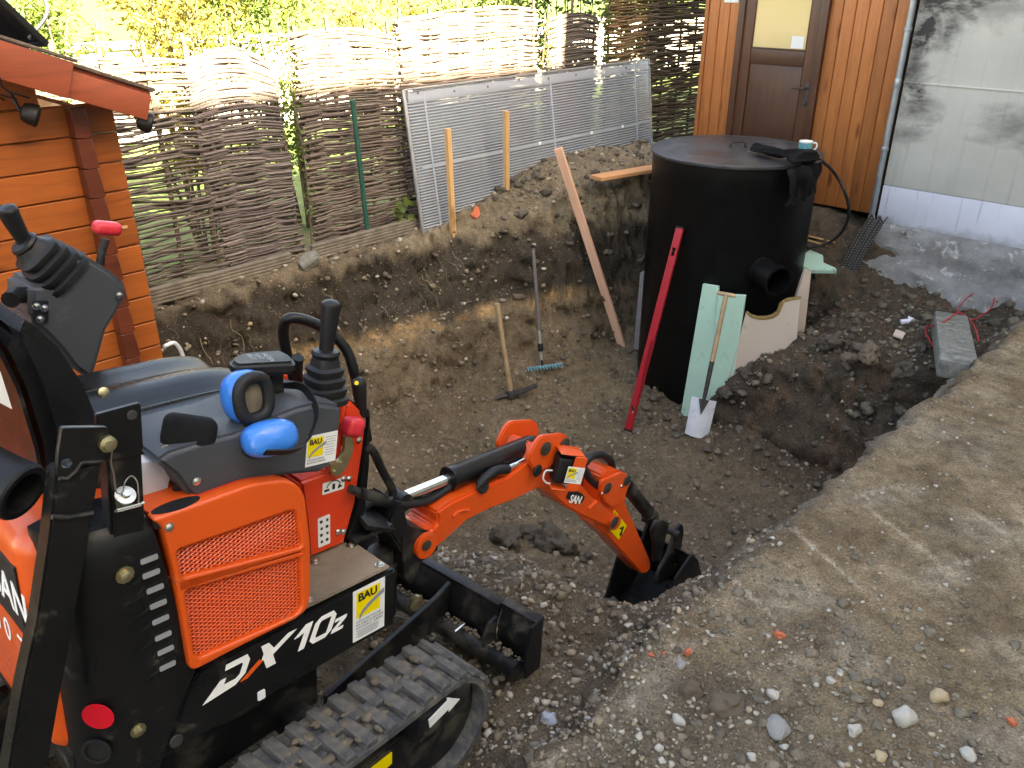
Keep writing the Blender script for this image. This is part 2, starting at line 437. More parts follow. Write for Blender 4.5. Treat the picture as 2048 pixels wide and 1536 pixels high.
# ================================================================ GROUND
PROF = [
 (-60, [(-60, -.08), (0, -.06), (60, 0)]),
 (-1.5, [(-1, -.08), (0, -.06), (1.5, -.08), (2.5, -.10), (3.7, -.09), (3.9, -.02), (4.0, 0)]),
 (0.0, [(-1, -.08), (0, -.05), (.3, -.05), (1.5, -.10), (2.6, -.14), (3.7, -.15), (3.88, -.06), (4.0, 0)]),
 (.75, [(-1, -.08), (0, -.04), (.3, -.05), (.7, -.08), (1.3, -.12), (2.2, -.20), (3.7, -.22), (3.82, -.14), (3.95, 0)]),
 (1.2, [(-1, -.08), (0, -.03), (.3, -.05), (.5, -.12), (1.2, -.30), (1.6, -.36), (2.4, -.30), (2.7, -.27), (3.65, -.265), (3.78, -.17), (3.9, 0)]),
 (1.5, [(-1, -.08), (0, -.03), (.30, -.04), (.42, -.20), (.52, -.46), (.75, -.66), (1.2, -.74), (2.0, -.60), (2.6, -.40), (3.2, -.33), (3.6, -.32), (3.76, -.14), (3.87, 0)]),
 (1.85, [(-1, -.08), (0, -.03), (.29, -.03), (.40, -.25), (.48, -.47), (.62, -.56), (.85, -.76), (1.2, -.90), (1.7, -.92), (2.3, -.72), (2.8, -.48), (3.2, -.37), (3.5, -.34), (3.7, -.18), (3.86, 0)]),
 (2.1, [(-1, -.08), (0, -.02), (.28, -.03), (.40, -.30), (.47, -.47), (.60, -.55), (.85, -.82), (1.15, -.96), (1.7, -1.02), (2.3, -.92), (2.8, -.70), (3.1, -.60), (3.35, -.55), (3.5, -.42), (3.62, -.28), (3.75, -.10), (3.86, 0)]),
 (2.5, [(-1, -.08), (0, -.01), (.28, -.02), (.40, -.34), (.47, -.48), (.60, -.57), (.80, -.86), (1.05, -1.0), (1.6, -1.10), (2.3, -1.10), (2.8, -1.0), (3.1, -.92), (3.4, -.84), (3.55, -.60), (3.70, -.22), (3.85, 0)]),
 (3.0, [(-1, -.08), (0, .0), (.28, -.01), (.40, -.34), (.48, -.48), (.64, -.60), (.80, -.92), (1.0, -1.08), (1.5, -1.16), (2.6, -1.18), (3.2, -1.12), (3.55, -1.0), (3.70, -.45), (3.79, -.12), (3.85, 0)]),
 (3.6, [(-1, -.08), (0, .0), (.30, .02), (.42, -.30), (.52, -.46), (.68, -.58), (.82, -.92), (1.0, -1.08), (1.5, -1.18), (2.6, -1.2), (3.3, -1.18), (3.6, -1.0), (3.71, -.45), (3.79, -.12), (3.85, 0)]),
 (4.1, [(-1, -.08), (0, .05), (.32, .10), (.50, -.10), (.60, -.45), (.74, -.58), (.86, -.90), (1.05, -1.06), (1.45, -1.18), (2.8, -1.2), (3.35, -1.18), (3.6, -1.0), (3.71, -.45), (3.79, -.12), (3.85, 0)]),
 (4.5, [(-1, -.08), (0, .14), (.35, .24), (.60, .10), (.72, -.28), (.82, -.60), (.95, -.85), (1.15, -1.02), (1.5, -1.18), (2.0, -1.2), (2.25, -1.08), (2.5, -1.03), (2.9, -1.06), (3.3, -1.10), (3.6, -1.0), (3.71, -.5), (3.79, -.12), (3.85, 0)]),
 (4.62, [(-1, -.08), (0, .17), (.38, .28), (.65, .14), (.77, -.22), (.87, -.60), (1.0, -.88), (1.2, -1.06), (1.5, -1.17), (2.0, -1.16), (2.2, -.96), (2.44, -.72), (2.7, -.74), (3.0, -.80), (3.3, -.86), (3.58, -.85), (3.71, -.42), (3.79, -.12), (3.85, 0)]),
 (4.72, [(-1, -.08), (0, .20), (.40, .32), (.70, .18), (.82, -.15), (.92, -.60), (1.05, -.92), (1.3, -1.12), (2.0, -1.15), (2.2, -.90), (2.44, -.60), (2.65, -.55), (2.85, -.54), (3.1, -.60), (3.35, -.68), (3.55, -.66), (3.70, -.35), (3.79, -.11), (3.85, 0)]),
 (4.95, [(-1, -.08), (0, .24), (.45, .40), (.78, .28), (.90, 0.0), (1.0, -.50), (1.12, -.95), (1.4, -1.12), (2.1, -1.1), (2.35, -.80), (2.55, -.52), (2.8, -.42), (3.0, -.40), (3.4, -.40), (3.62, -.28), (3.76, -.12), (3.86, 0)]),
 (5.4, [(-1, -.08), (0, .26), (.45, .42), (.85, .34), (1.0, .05), (1.12, -.35), (1.3, -.7), (2.35, -.9), (2.5, -.52), (2.75, -.40), (3.1, -.37), (3.6, -.32), (3.8, -.14), (3.95, 0)]),
 (5.9, [(-1, -.08), (0, .24), (.45, .38), (.95, .28), (1.3, .02), (1.9, -.10), (2.4, -.30), (2.7, -.36), (3.2, -.37), (3.7, -.33), (3.9, -.14), (4.05, 0)]),
 (6.25, [(-1, -.08), (0, .18), (.5, .28), (1.0, .14), (1.6, .04), (2.2, .02), (2.5, -.12), (2.8, -.24), (3.4, -.25), (3.8, -.2), (4.0, -.1), (4.15, 0)]),
 (6.6, [(-1, -.08), (0, .08), (.5, .08), (1.4, .0), (2.4, -.02), (4.0, 0)]),
 (60, [(-60, -.08), (0, -.06), (60, 0)]),
]
PS = np.array([p[0] for p in PROF])
def lumps(s, o):
    z = np.zeros_like(s)
    for (a, b, h, ws, wo) in LUMPS: z = z + h * np.exp(-((s - a) / ws) ** 2 - ((o - b) / wo) ** 2)
    return z
LUMPS = [(1.40, 3.42, .085, .13, .22), (2.36, 3.2, -.16, .15, .16), (1.62, 3.05, .07, .16, .35), (1.75, 3.5, -.10, .10, .12), (2.05, 2.75, .10, .12, .14), (2.3, 2.5, .10, .12, .14),
         (2.0, 2.45, .06, .1, .12), (1.68, 2.55, .08, .12, .14), (4.78, 2.95, .06, .10, .12), (4.85, 2.72, .08, .09, .12), (4.85, 3.2, .06, .08, .12),
         (3.2, .95, .05, .4, .08), (2.5, 1.0, .05, .35, .08)]
def z_coarse(s, o):
    s = np.asarray(s, float); o = np.asarray(o, float)
    wob = .035 * pn(s * 1.7, o * .3 + 9) + .018 * pn(s * 5.1, o * .3 + 4)
    pit = (np.clip((s - 1.3) / .3, 0, 1) * np.clip((6.0 - s) / .4, 0, 1))
    o2 = o + wob * pit
    st = np.stack([np.interp(o2, [q[0] for q in p[1]], [q[1] for q in p[1]]) for p in PROF])
    i = np.clip(np.searchsorted(PS, s, side='right') - 1, 0, len(PS) - 2)
    t = (s - PS[i]) / (PS[i + 1] - PS[i]); t = t * t * (3 - 2 * t)
    f = np.take_along_axis(st.reshape(len(PS), -1), i.reshape(1, -1), 0).reshape(s.shape)
    g = np.take_along_axis(st.reshape(len(PS), -1), (i + 1).reshape(1, -1), 0).reshape(s.shape)
    return f * (1 - t) + g * t + lumps(s, o)
def slabness(s, o):
    return np.clip((o - 3.84) / .10, 0, 1)
def core(s, o):
    return np.clip((s + 2.2) / .4, 0, 1) * np.clip((6.7 - s) / .3, 0, 1) * np.clip((o + .15) / .2, 0, 1) * np.clip((6.3 - o) / .4, 0, 1)
def z_fine(s, o):
    z = z_coarse(s, o)
    k = slabness(s, o)
    rub = np.clip((1.9 - s) / .5, 0, 1) * np.clip((4.75 - o) / .5, 0, 1)      # loose rubble beside the machine
    amp = (1 - k) * 1.0 + k * (.10 + .55 * rub)
    n = .045 * fbm(s, o, 2.6, 3) + .030 * fbm(s + 5, o, 8, 3) + .013 * fbm(s, o + 9, 27, 2)
    r = 1 - np.abs(fbm(s + 3, o + 2, 11, 2)) * 2.2                               # billowy clods
    n = n + .018 * np.clip(r, -.5, 1) * (1 - k)
    return z + n * amp * core(s, o)
def axis_pts(dense0, dense1, step, lo, hi):
    d = list(np.arange(dense0, dense1, step)); a = []; x = dense0; st = step
    while x > lo: st *= 1.6; x -= st; a.append(x)
    b = []; x = d[-1]; st = step
    while x < hi: st *= 1.6; x += st; b.append(x)
    return np.array(a[::-1] + d + b)
def build_ground():
    sa = axis_pts(-.6, 6.55, .016, -90, 140); oa = axis_pts(-.12, 5.3, .016, -120, 80)
    S, O = np.meshgrid(sa, oa, indexing='ij'); Z = z_fine(S, O)
    # on steep faces push the skin sideways as well, so that they break up
    gs = np.gradient(Z, axis=0) / np.maximum(np.gradient(S, axis=0), 1e-6); go = np.gradient(Z, axis=1) / np.maximum(np.gradient(O, axis=1), 1e-6)
    steep = np.clip((np.hypot(gs, go) - .8) / 1.5, 0, 1) * core(S, O)
    d = (.075 * fbm(S * 1.0 + Z * .6, Z * 1.6 + 3, 5, 3) + .045 * fbm(S + 2, Z * 1.3 + O, 17, 3)) * steep
    nrm = np.maximum(np.hypot(gs, go), 1e-6)
    S2 = S - gs / nrm * d; O2 = O - go / nrm * d
    X = (S2 + O2 - OF) * Q; Y = (S2 - (O2 - OF)) * Q
    ni, nj = S.shape
    co = np.stack([X, Y, Z], -1).reshape(-1, 3).astype(np.float32)
    idx = np.arange(ni * nj).reshape(ni, nj)
    f = np.stack([idx[:-1, :-1], idx[:-1, 1:], idx[1:, 1:], idx[1:, :-1]], -1).reshape(-1, 4)[:, ::-1]
    me = bpy.data.meshes.new('ground'); me.vertices.add(len(co)); me.vertices.foreach_set('co', co.ravel())
    me.loops.add(f.size); me.loops.foreach_set('vertex_index', f.ravel().astype(np.int32))
    me.polygons.add(len(f)); me.polygons.foreach_set('loop_start', np.arange(0, f.size, 4, dtype=np.int32)); me.update(calc_edges=True)
    # true soil colours: topsoil, sand seam, gravelly subsoil, trodden tan surface
    def mixc(c, t, k): return c * (1 - k[..., None]) + np.array(t) * k[..., None]
    nz = fbm(S, O, 1.3, 4); nf = fbm(S + 8, O - 3, 6, 3); nl = fbm(S, Z * 3, 2.0, 3)
    c = np.ones(S.shape + (3,)) * np.array((.100, .083, .060))
    c = mixc(c, (.145, .120, .085), np.clip(.5 + nz * 1.6, 0, 1) * .8)
    c = mixc(c, (.105, .09, .072), np.clip((O - 2.3) / .6, 0, 1) * np.clip((4.2 - S) / .5, 0, 1) * .55)
    back = np.clip((1.25 - O) / .2, 0, 1)
    c = mixc(c, (.042, .037, .030), back * np.clip((Z + .55 + nl * .1) / .08, 0, 1))
    c = mixc(c, (.28, .195, .10), back * np.clip(1 - np.abs(Z + .50 + nl * .10 + .03 * (S - 3)) / .075, 0, 1) * np.clip((S - 1.9) / .5, 0, 1) * np.clip((5 - S) / .4, 0, 1) * np.clip(.62 + nf * 1.3, 0, 1))
    c = mixc(c, (.155, .135, .10), np.clip((Z + .09 + nf * .1) / .08, 0, 1) * np.clip((1.3 - O) / .2, 0, 1))
    dark = np.clip((S - 4.15) / .3, 0, 1) * np.clip((O - 1.9) / .3, 0, 1)
    c = mixc(c, (.050, .042, .033), dark * .9)
    c = mixc(c, (.080, .056, .040), dark * np.clip(nf * 3, 0, 1) * .9)
    k = np.clip((O - 3.80 + .05 * nf) / .10, 0, 1) * np.clip((Z + .09) / .05, 0, 1)
    slab = np.ones_like(c) * np.array((.215, .168, .115)); slab = mixc(slab, (.29, .235, .168), np.clip(nz * 2.4, 0, 1)); slab = mixc(slab, (.155, .115, .075), np.clip(-nf * 2.6 - .1, 0, 1) * .85); slab = mixc(slab, (.25, .22, .18), np.clip(fbm(S - 4, O + 6, 2.2, 3) * 2.5, 0, 1) * .7)
    slab = mixc(slab, (.12, .088, .058), np.clip(fbm(S + 21, O - 9, 3.4, 4) * 3.2 - .35, 0, 1) * .8)
    slab = mixc(slab, (.14, .108, .075), np.clip(fbm(S + 2, O - 19, 14, 3) * 3.0 - .5, 0, 1) * .75)
    # pale mortar lines left by lifted paving
    for (ang, per, ph, wd) in ((24, .33, .10, .005), (114, .42, .21, .005)):
        u = S * math.cos(R(ang)) + O * math.sin(R(ang)); u2 = S * -math.sin(R(ang)) + O * math.cos(R(ang))
        dd = np.abs((u + ph + .012 * nf) % per - per / 2); gate = np.clip(fbm(u * .4 + 3, u2 * 1.1, 1.7, 2) * 4 + .25, 0, 1) * np.clip((3.3 - S) / .5, 0, 1) * np.clip((4.9 - O) / .3, 0, 1)
        slab = mixc(slab, (.50, .46, .40), np.clip((.010 - dd) / wd, 0, 1) * gate * .42)
    rub = np.clip((1.75 - S + .4 * nz) / .35, 0, 1) * np.clip((4.8 - O + .3 * nf) / .4, 0, 1)
    slab = mixc(slab, (.115, .097, .074), rub * .85)
    slab = mixc(slab, (.36, .335, .29), np.clip(1 - np.abs(O - 3.93 - .05 * nz) / .07, 0, 1) * np.clip((1.6 - S) / .3, 0, 1) * np.clip(.5 + nf * 1.5, 0, 1))
    c = c * (1 - k[..., None]) + slab * k[..., None]
    edge = np.clip(1 - np.abs(O - 3.80) / .05, 0, 1) * np.clip((Z + .17) / .05, 0, 1) * np.clip((S - 1.8) / .4, 0, 1)
    c = mixc(c, (.20, .19, .175), edge * np.clip(.4 + nf * 2, 0, 1))
    c = mixc(c, (.10, .115, .045), np.clip((-O - .1) / .2, 0, 1))
    ca = me.color_attributes.new('tone', 'FLOAT_COLOR', 'POINT')
    ca.data.foreach_set('color', np.concatenate([c, np.ones(c.shape[:2] + (1,))], -1).astype(np.float32).ravel())
    me.polygons.foreach_set('use_smooth', np.ones(len(f), bool)); me.materials.append(M['soil'])
    ob = bpy.data.objects.new('ground', me); COL.objects.link(ob); ob['kind'] = 'structure'
build_ground()
def zg(s, o): return float(z_fine(np.array([s]), np.array([o]))[0])
def G(s, o, dz=0.0): return W(s, o, zg(s, o) + dz)

# lawn of the garden behind the fence
def build_lawn():
    t = NT('lawn_green'); v = t.coord(); n = t.noise(v, 3, 8, .7)
    t.set(t.ramp(n, [(.3, (.05, .10, .018)), (.7, (.11, .19, .03))]), .9); t.bump(t.noise(v, 60), .8, .02); M['lawn_green'] = t.m
    p = [W(-30, -.25, -.05), W(60, -.25, -.05), W(60, -70, -.05), W(-30, -70, -.05)]
    ob = link('lawn', mesh_of(p, [(0, 1, 2, 3)]), 'lawn_green', smooth=False); ob['kind'] = 'structure'
build_lawn()
# ================================================================ WATTLE FENCE
def wattle_mat():
    t = NT('wattle_twig'); v = t.coord('Object', (3, 3, 40)); n = t.noise(v, 6, 5)
    at = t.new('Attribute'); at.attribute_name = 'tone'
    c = t.mix(1.0, at.outputs['Color'], t.ramp(n, [(.3, .6), (.7, 1.35)]), 'MULTIPLY')
    t.set(c, .8, 0, .3); M['wattle_twig'] = t.m
wattle_mat()
def set_tone(me, cols):
    ca = me.color_attributes.new('tone', 'FLOAT_COLOR', 'POINT')
    ca.data.foreach_set('color', np.concatenate([cols, np.ones((len(cols), 1))], 1).astype(np.float32).ravel())
def wattle_panel(s0, s1, h, label, pitch=.021, rad=.0075, lean=0.0, loose=0.0, z0=-.03, o0=0.0, seed=0, arch=.05, base=(.135, .115, .10)):
    rn = random.Random(seed)
    t = thing('wattle_panel', label, 'fence', W(s0, o0, z0), PLOT, 'woven willow panels of the boundary fence')
    L = s1 - s0; ns = max(3, round(L / .21)); xs = [(.03 + (L - .06) * i / (ns - 1)) for i in range(ns)]
    for i, x in enumerate(xs):
        hh = h + rn.uniform(-.02, .10); tube('stake', [(x, 0, -.05), (x + rn.uniform(-.01, .01), rn.uniform(-.006, .006), hh * .5), (x + lean * hh, 0, hh)], [.015, .014, .012], 'bark', t, 6)
    V, Fc, T = [], [], []
    z = .02; row = 0
    while z < h:
        step = xs[1] - xs[0]; pts = []
        n = int(L / .06) + 1; ph = rn.uniform(-.15, .15); wav = rn.uniform(-.012, .012) * (1 + 2 * loose); tilt = rn.uniform(-.02, .02) * (1 + loose)
        x0 = rn.uniform(-.03, .02); x1 = L + rn.uniform(-.02, .03)
        sg = 1 if row % 2 else -1
        top = h - arch * ((2 * .5) ** 2)
        for k in range(n + 1):
            x = x0 + (x1 - x0) * k / n
            zz = z + wav * math.sin(x * 5 + row) + tilt * (x / L - .5) + .012 * (1 + loose) * mnoise.noise(Vector((x * 3.1, z * 9, seed))) + .02 * math.sin(x * 2.2 + seed) * (z / h) ** 2
            zz -= arch * (2 * x / L - 1) ** 2 * (z / h) ** 4
            yy = sg * .016 * math.cos(math.pi * (x - xs[0]) / step) + .004 * mnoise.noise(Vector((x * 9, z * 40, seed)))
            pts.append((x + lean * zz, yy, zz))
        r0 = rad * rn.uniform(.65, 1.25)
        v, f = tube_data(pts, [r0 * (1.1 - .5 * k / n if row % 3 else .7 + .5 * k / n) for k in range(n + 1)], 5, True)
        o = len(V); V += v; Fc += [tuple(i + o for i in q) for q in f]
        b = np.array(base) * rn.uniform(.6, 1.35); b[1] *= rn.uniform(.94, 1.04); T += [b] * len(v)
        z += pitch * rn.uniform(.6, 1.25) * (1 + loose * (.8 + .8 * math.sin(row * .9)) * .6); row += 1
    me = mesh_of(V, Fc); set_tone(me, np.array(T))
    ob = link('weave', me, 'wattle_twig', t, ang=60); ob['kind'] = 'stuff'
    return t
wattle_panel(.35, 2.27, 1.36, 'loosely woven wattle fence panel with see-through gaps beside the wooden shed', .0112, .0085, loose=.34, seed=1, arch=.04)
wattle_panel(2.29, 2.84, 1.34, 'narrow tightly woven wattle fence panel between loose panel and leaning gap', .0076, .0088, lean=-.06, seed=2, arch=.10, base=(.15, .128, .118))
wattle_panel(2.95, 3.72, 1.44, 'wattle fence panel behind the green metal post', .0080, .0090, lean=-.02, seed=3, arch=.05, base=(.145, .118, .10))
wattle_panel(3.74, 5.10, 1.52, 'wide wattle fence panel behind the translucent plastic sheet', .0082, .0090, seed=4, arch=.04, base=(.15, .125, .105))
wattle_panel(5.21, 5.84, 1.46, 'short wattle fence panel between two ivy stems above the plastic sheet', .0080, .0090, seed=5, arch=.05)
wattle_panel(5.97, 6.52, 1.58, 'sun-browned wattle fence panel beside the wooden hut', .0095, .0092, loose=.2, seed=6, arch=.0, base=(.26, .17, .085))
wattle_panel(6.54, 8.1, 1.75, 'dark wattle fence panel running behind the wooden hut', .0088, .0092, loose=.1, seed=7, arch=.0, base=(.14, .105, .065))

# kerb boards at the foot of the fence
def deck_board(s0, s1, o, z0, label, h=.105, tilt=0.0):
    L = s1 - s0
    t = thing('kerb_board', label, 'board', W(s0, o, z0), PLOT, 'ribbed boards along the fence foot'); t.rotation_euler = (0, -tilt, PLOT)
    poly = []; nr = 5
    for k in range(nr):
        a = h * k / nr; b = h * (k + 1) / nr
        poly += [(-.014, a + .002), (-.018, a + .006), (-.018, b - .006), (-.014, b - .002)]
    prof = poly + [(.012, h), (.012, 0)]
    link('plank', from_bm(bm_prism(prof, 'x', 0, L)), 'grey_wood', t)
deck_board(1.35, 2.66, .14, -.045, 'long weathered ribbed kerb board under the loosely woven fence panel', tilt=R(.9))
deck_board(2.83, 3.71, .13, -.015, 'weathered ribbed kerb board behind the foot of the green post', tilt=R(1.2))

# ================================================================ HEDGE AND SHRUBS BEHIND THE FENCE
def leaf_mat(name, a, b):
    t = NT(name); oi = t.new('ObjectInfo'); v = t.coord(); n = t.noise(v, 7, 3)
    t.set(t.ramp(n, [(.3, a), (.7, b)]), .5, 0, .4)
    tr = t.new('BsdfTranslucent'); mx = t.new('MixShader'); mx.inputs[0].default_value = .4
    tr.inputs[0].default_value = c4(tuple(x * 1.1 for x in b))
    t.link(t.b.outputs[0], mx.inputs[1]); t.link(tr.outputs[0], mx.inputs[2]); t.link(mx.outputs[0], t.out.inputs[0])
    M[name] = t.m
leaf_mat('leaf_green', (.055, .10, .018), (.13, .19, .035)); leaf_mat('leaf_yellow', (.14, .15, .03), (.27, .23, .06)); leaf_mat('leaf_dark', (.02, .05, .012), (.05, .09, .02))
def leaves(n, pos, size, rn, droop=.3):
    V, Fc = [], []
    for i in range(n):
        c = pos(); a = rn.uniform(0, 6.283); el = rn.uniform(-1.1, .6)
        d = Vector((math.cos(a) * math.cos(el), math.sin(a) * math.cos(el), math.sin(el))); u, w = basis(d)
        tw = rn.uniform(0, 6.283); sd = u * math.cos(tw) + w * math.sin(tw); L = size * rn.uniform(.6, 1.4); wd = L * rn.uniform(.3, .45)
        nn = d.cross(sd) * (L * .12)
        o = len(V)
        V += [c, c + d * L * .45 + sd * wd * .5 + nn, c + d * L, c + d * L * .45 - sd * wd * .5 + nn, c + d * L * .45]
        Fc += [(o, o + 1, o + 4), (o + 1, o + 2, o + 4), (o + 4, o + 2, o + 3), (o, o + 4, o + 3)]
    return V, Fc
def shrub(s, o, h, w, label, n, mat, size=.06, seed=0, name='garden_shrub', z0=-.05):
    rn = random.Random(seed); t = thing(name, label, 'shrub', W(s, o, z0), PLOT, 'shrubs growing behind the fence')
    J = Join(); tips = []
    for k in range(9):
        a = rn.uniform(0, 6.28); x = w * .5 * math.cos(a) * rn.uniform(.2, 1); y = .22 * math.sin(a)
        p = [(x * .2, y * .3, 0), (x * .6 + rn.uniform(-.05, .05), y * .7, h * .45), (x + rn.uniform(-.08, .08), y, h * rn.uniform(.8, 1.0))]
        sp = spline(p, 4); J.tube(sp, [.014 - .010 * i / (len(sp) - 1) for i in range(len(sp))], 5); tips += sp[3:]
        for q in range(3):
            b = sp[rn.randrange(3, len(sp))]; e = b + Vector((rn.uniform(-.2, .2), rn.uniform(-.15, .15), rn.uniform(.05, .25))); J.tube([b, e], [.005, .002], 4); tips += [b.lerp(e, .5), e]
    J.build('stems', 'bark', t)
    cl = [rn.choice(tips) + Vector((rn.gauss(0, .07), rn.gauss(0, .06), rn.gauss(0, .06))) for _ in range(max(20, n // 45))]
    def pos():
        c = rn.choice(cl); return c + Vector((rn.gauss(0, .06), rn.gauss(0, .055), rn.gauss(0, .055)))
    ob = link('foliage', mesh_of(*leaves(n, pos, size, rn)), mat, t, smooth=False); ob['kind'] = 'stuff'
    return t
shrub(.75, -.7, 2.1, 1.0, 'yellow-green leafy shrub behind the fence above the shed roof', 5200, 'leaf_yellow', .05, 21)
shrub(1.65, -.65, 1.9, .95, 'bright bushy shrub behind the loosely woven fence panel', 5000, 'leaf_green', .048, 22)
shrub(2.5, -.7, 1.85, .95, 'tall shrub with yellowing leaves behind the narrow fence panel', 5000, 'leaf_yellow', .05, 23)
shrub(3.35, -.75, 1.8, .9, 'green shrub rising behind the fence panel with the green post', 4200, 'leaf_green', .05, 24)
shrub(4.3, -.8, 1.75, .95, 'yellow-leaved shrub behind the wide fence panel', 4200, 'leaf_yellow', .05, 25)
shrub(5.3, -.8, 1.9, .9, 'shrub behind the short fence panel', 4200, 'leaf_green', .05, 26)
shrub(6.3, -.75, 1.9, .8, 'shrub behind the sun-browned fence panel', 2200, 'leaf_dark', .07, 27)
shrub(7.3, -.7, 2.1, 1.0, 'dark shrub behind the fence panel at the wooden hut', 2600, 'leaf_dark', .07, 28)
def ivy(s, h, label, seed, n=420, o=.05, w=.05):
    rn = random.Random(seed); t = thing('ivy_stem', label, 'plant', W(s, o, -.03), PLOT, 'climbing stems in the fence joints')
    p = spline([(0, 0, 0), (.02, 0, h * .4), (-.02, 0, h * .75), (.01, 0, h)], 6); tube('stem', p, .006, 'bark', t, 5)
    def pos():
        c = rn.choice(p[3:]); return c + Vector((rn.gauss(0, w), rn.uniform(-.04, .04), rn.gauss(0, .05)))
    ob = link('foliage', mesh_of(*leaves(n, pos, .035, rn)), 'leaf_green', t, smooth=False); ob['kind'] = 'stuff'
ivy(2.88, 1.5, 'thin climbing stem in the leaning gap of the fence', 31, 150, w=.025)
ivy(5.15, 1.35, 'small climbing stem at the joint above the plastic sheet', 32, 240, w=.03)
ivy(5.91, 1.5, 'leafy climbing stem beside the sun-browned fence panel', 33, 520, w=.045)
# low plant at the foot of the fence
def low_plant():
    rn = random.Random(5); t = thing('low_plant', 'small round-leaved plant at the fence foot beside the plastic sheet', 'plant', W(3.60, .09, .04), PLOT)
    J = Join(); tips = []
    for k in range(9):
        a = rn.uniform(0, 6.28); e = Vector((math.cos(a) * rn.uniform(.03, .09), -abs(math.sin(a)) * .05, rn.uniform(.06, .2))); J.tube([(0, 0, 0), e], [.003, .002], 4); tips.append(e)
    J.build('stems', 'leaf_green', t)
    for e in tips:
        for q in range(2):
            p = circ(0, 0, .022 * rn.uniform(.7, 1.2), 8); u, w = basis(Vector((rn.uniform(-.6, .6), -1, rn.uniform(.2, .9))))
            c = e + Vector((rn.uniform(-.025, .025), -.01, rn.uniform(-.03, .03)))
            link('leaf', mesh_of([c + u * a + w * b for a, b in p], [tuple(range(8))]), 'leaf_green', t, smooth=False)
low_plant()
t = thing('garden_wall', 'pale rendered garden wall far behind the fence', 'wall', W(-8, -5.2, -.05), PLOT)
simple('pale_render', (.55, .53, .48), .9, 0, .1, 3)
box('wall', (40, .25, 1.0), (12, 0, .5), 'pale_render', t, .01)
box('coping', (40, .34, .07), (12, 0, 1.04), 'concrete_block', t, .01)

# ================================================================ LOG SHED
def build_shed():
    s1, of = 1.29, 1.34
    t = thing('log_shed', 'small orange-stained log shed with overlapping corner boards', 'shed', W(s1, of, -.12), PLOT)
    # local: x along s (corner at 0, shed towards -x), y = -o (wall face at y=0, shed behind at +y)
    ph, L = .1145, 3.2
    prof = lambda z0, z1: [(0.0, z0 + .005), (0.0, z1 - .004), (.010, z1 - .0015), (.034, z1 - .001), (.034, z0 + .001), (.010, z0 + .0015)]
    me = None
    for k in range(17):
        z0 = k * ph; z1 = z0 + ph
        xr = 0.0 if z0 < 1.32 else -(z0 - 1.25) / .40 + .05
        if k < 12:
            if me is None: me = from_bm(bm_prism(prof(0, ph), 'x', -L, 0.0, .0015, 1))
            link('plank', me, 'shed_plank', t, Matrix.Translation((0, 0, z0)), smooth=False)
        else: link('plank', from_bm(bm_prism(prof(0, ph), 'x', -L, min(-.05, xr), .0015, 1)), 'shed_plank', t, Matrix.Translation((0, 0, z0)), smooth=False)
    # ends of the side wall's boards crossing the corner
    bl = from_bm(bm_prism([(-.178, .003), (-.176, ph - .002), (-.120, ph - .002), (-.114, .002), (-.145, -.003)], 'y', -.060, 0.0, .003, 1))
    for k in range(12):
        if k == 0: m = bl
        link('corner_block', bl, 'shed_brown', t, Matrix.Translation((0, 0, k * ph)))
    side = from_bm(bm_prism(rect(-.165, .002, -.125, ph - .002), 'y', .035, 1.15, .0015, 1))
    for k in range(12): link('side_plank', side, 'shed_plank', t, Matrix.Translation((0, 0, k * ph)))
    # roof: slope falling to +x
    sl = math.atan(.40); rx, rz = .10, 1.405
    def slope_box(name, x0, x1, y0, y1, th, dz, mat, bev=.004, parent=t):
        c = Vector(((x0 + x1) / 2, (y0 + y1) / 2, dz)); Lx = (x1 - x0)
        m = Matrix.Translation((rx, 0, rz)) @ Matrix.Rotation(sl, 4, 'Y')
        return link(name, from_bm(bm_box(Lx, y1 - y0, th, c=c, bev=bev, mat=m)), mat, parent)
    slope_box('roof_deck', -1.5, 0, -.14, 1.3, .02, 0, 'fascia_red')
    slope_box('roof_felt', -1.5, .012, -.155, 1.32, .014, .0185, 'roof_felt')
    slope_box('fascia', -.52, -.004, -.168, -.142, .095, -.052, 'fascia_red')
    slope_box('fascia', -1.5, -.30, -.196, -.170, .125, -.040, 'fascia_red')
    slope_box('roof_felt', -1.5, -.29, -.20, -.156, .012, .032, 'roof_felt')
    # other half of the roof
    m = Matrix.Translation((rx - 1.5 * math.cos(sl), 0, rz + 1.5 * math.sin(sl))) @ Matrix.Rotation(-sl, 4, 'Y')
    link('roof_deck', from_bm(bm_box(1.6, 1.46, .03, c=(-.8, .58, 0), bev=.004, mat=m)), 'roof_felt', t)
    # two spot lamps under the verge
    for (x, y, z) in ((-.355, -.10, 1.385), (.045, -.10, 1.315)):
        h = lathe('spot_lamp', [(.012, 0), (.03, .008), (.038, .03), (.040, .055), (.034, .06)], (x, y, z), (.75, -.35, -.35), 'black_plastic', t, 18)
        tube('lamp_bracket', [(x, y, z), (x - .01, y + .03, z + .06)], .007, 'black_plastic', h, 6)
    for k in range(4):
        x = -.50 + .02 * k; tube('lamp_cable', spline([(x, -.21, 1.70), (x + .015, -.215, 1.58 - .02 * k), (x + .01 + .02 * (k % 2), -.20, 1.47), (x + .05 + .02 * k, -.15, 1.43)], 5), .0035, 'black_plastic', t, 5)
    box('strip_patch', (.035, .003, .012), (-.055, -.003, .885), 'fresh_wood', t, 0)
build_shed()
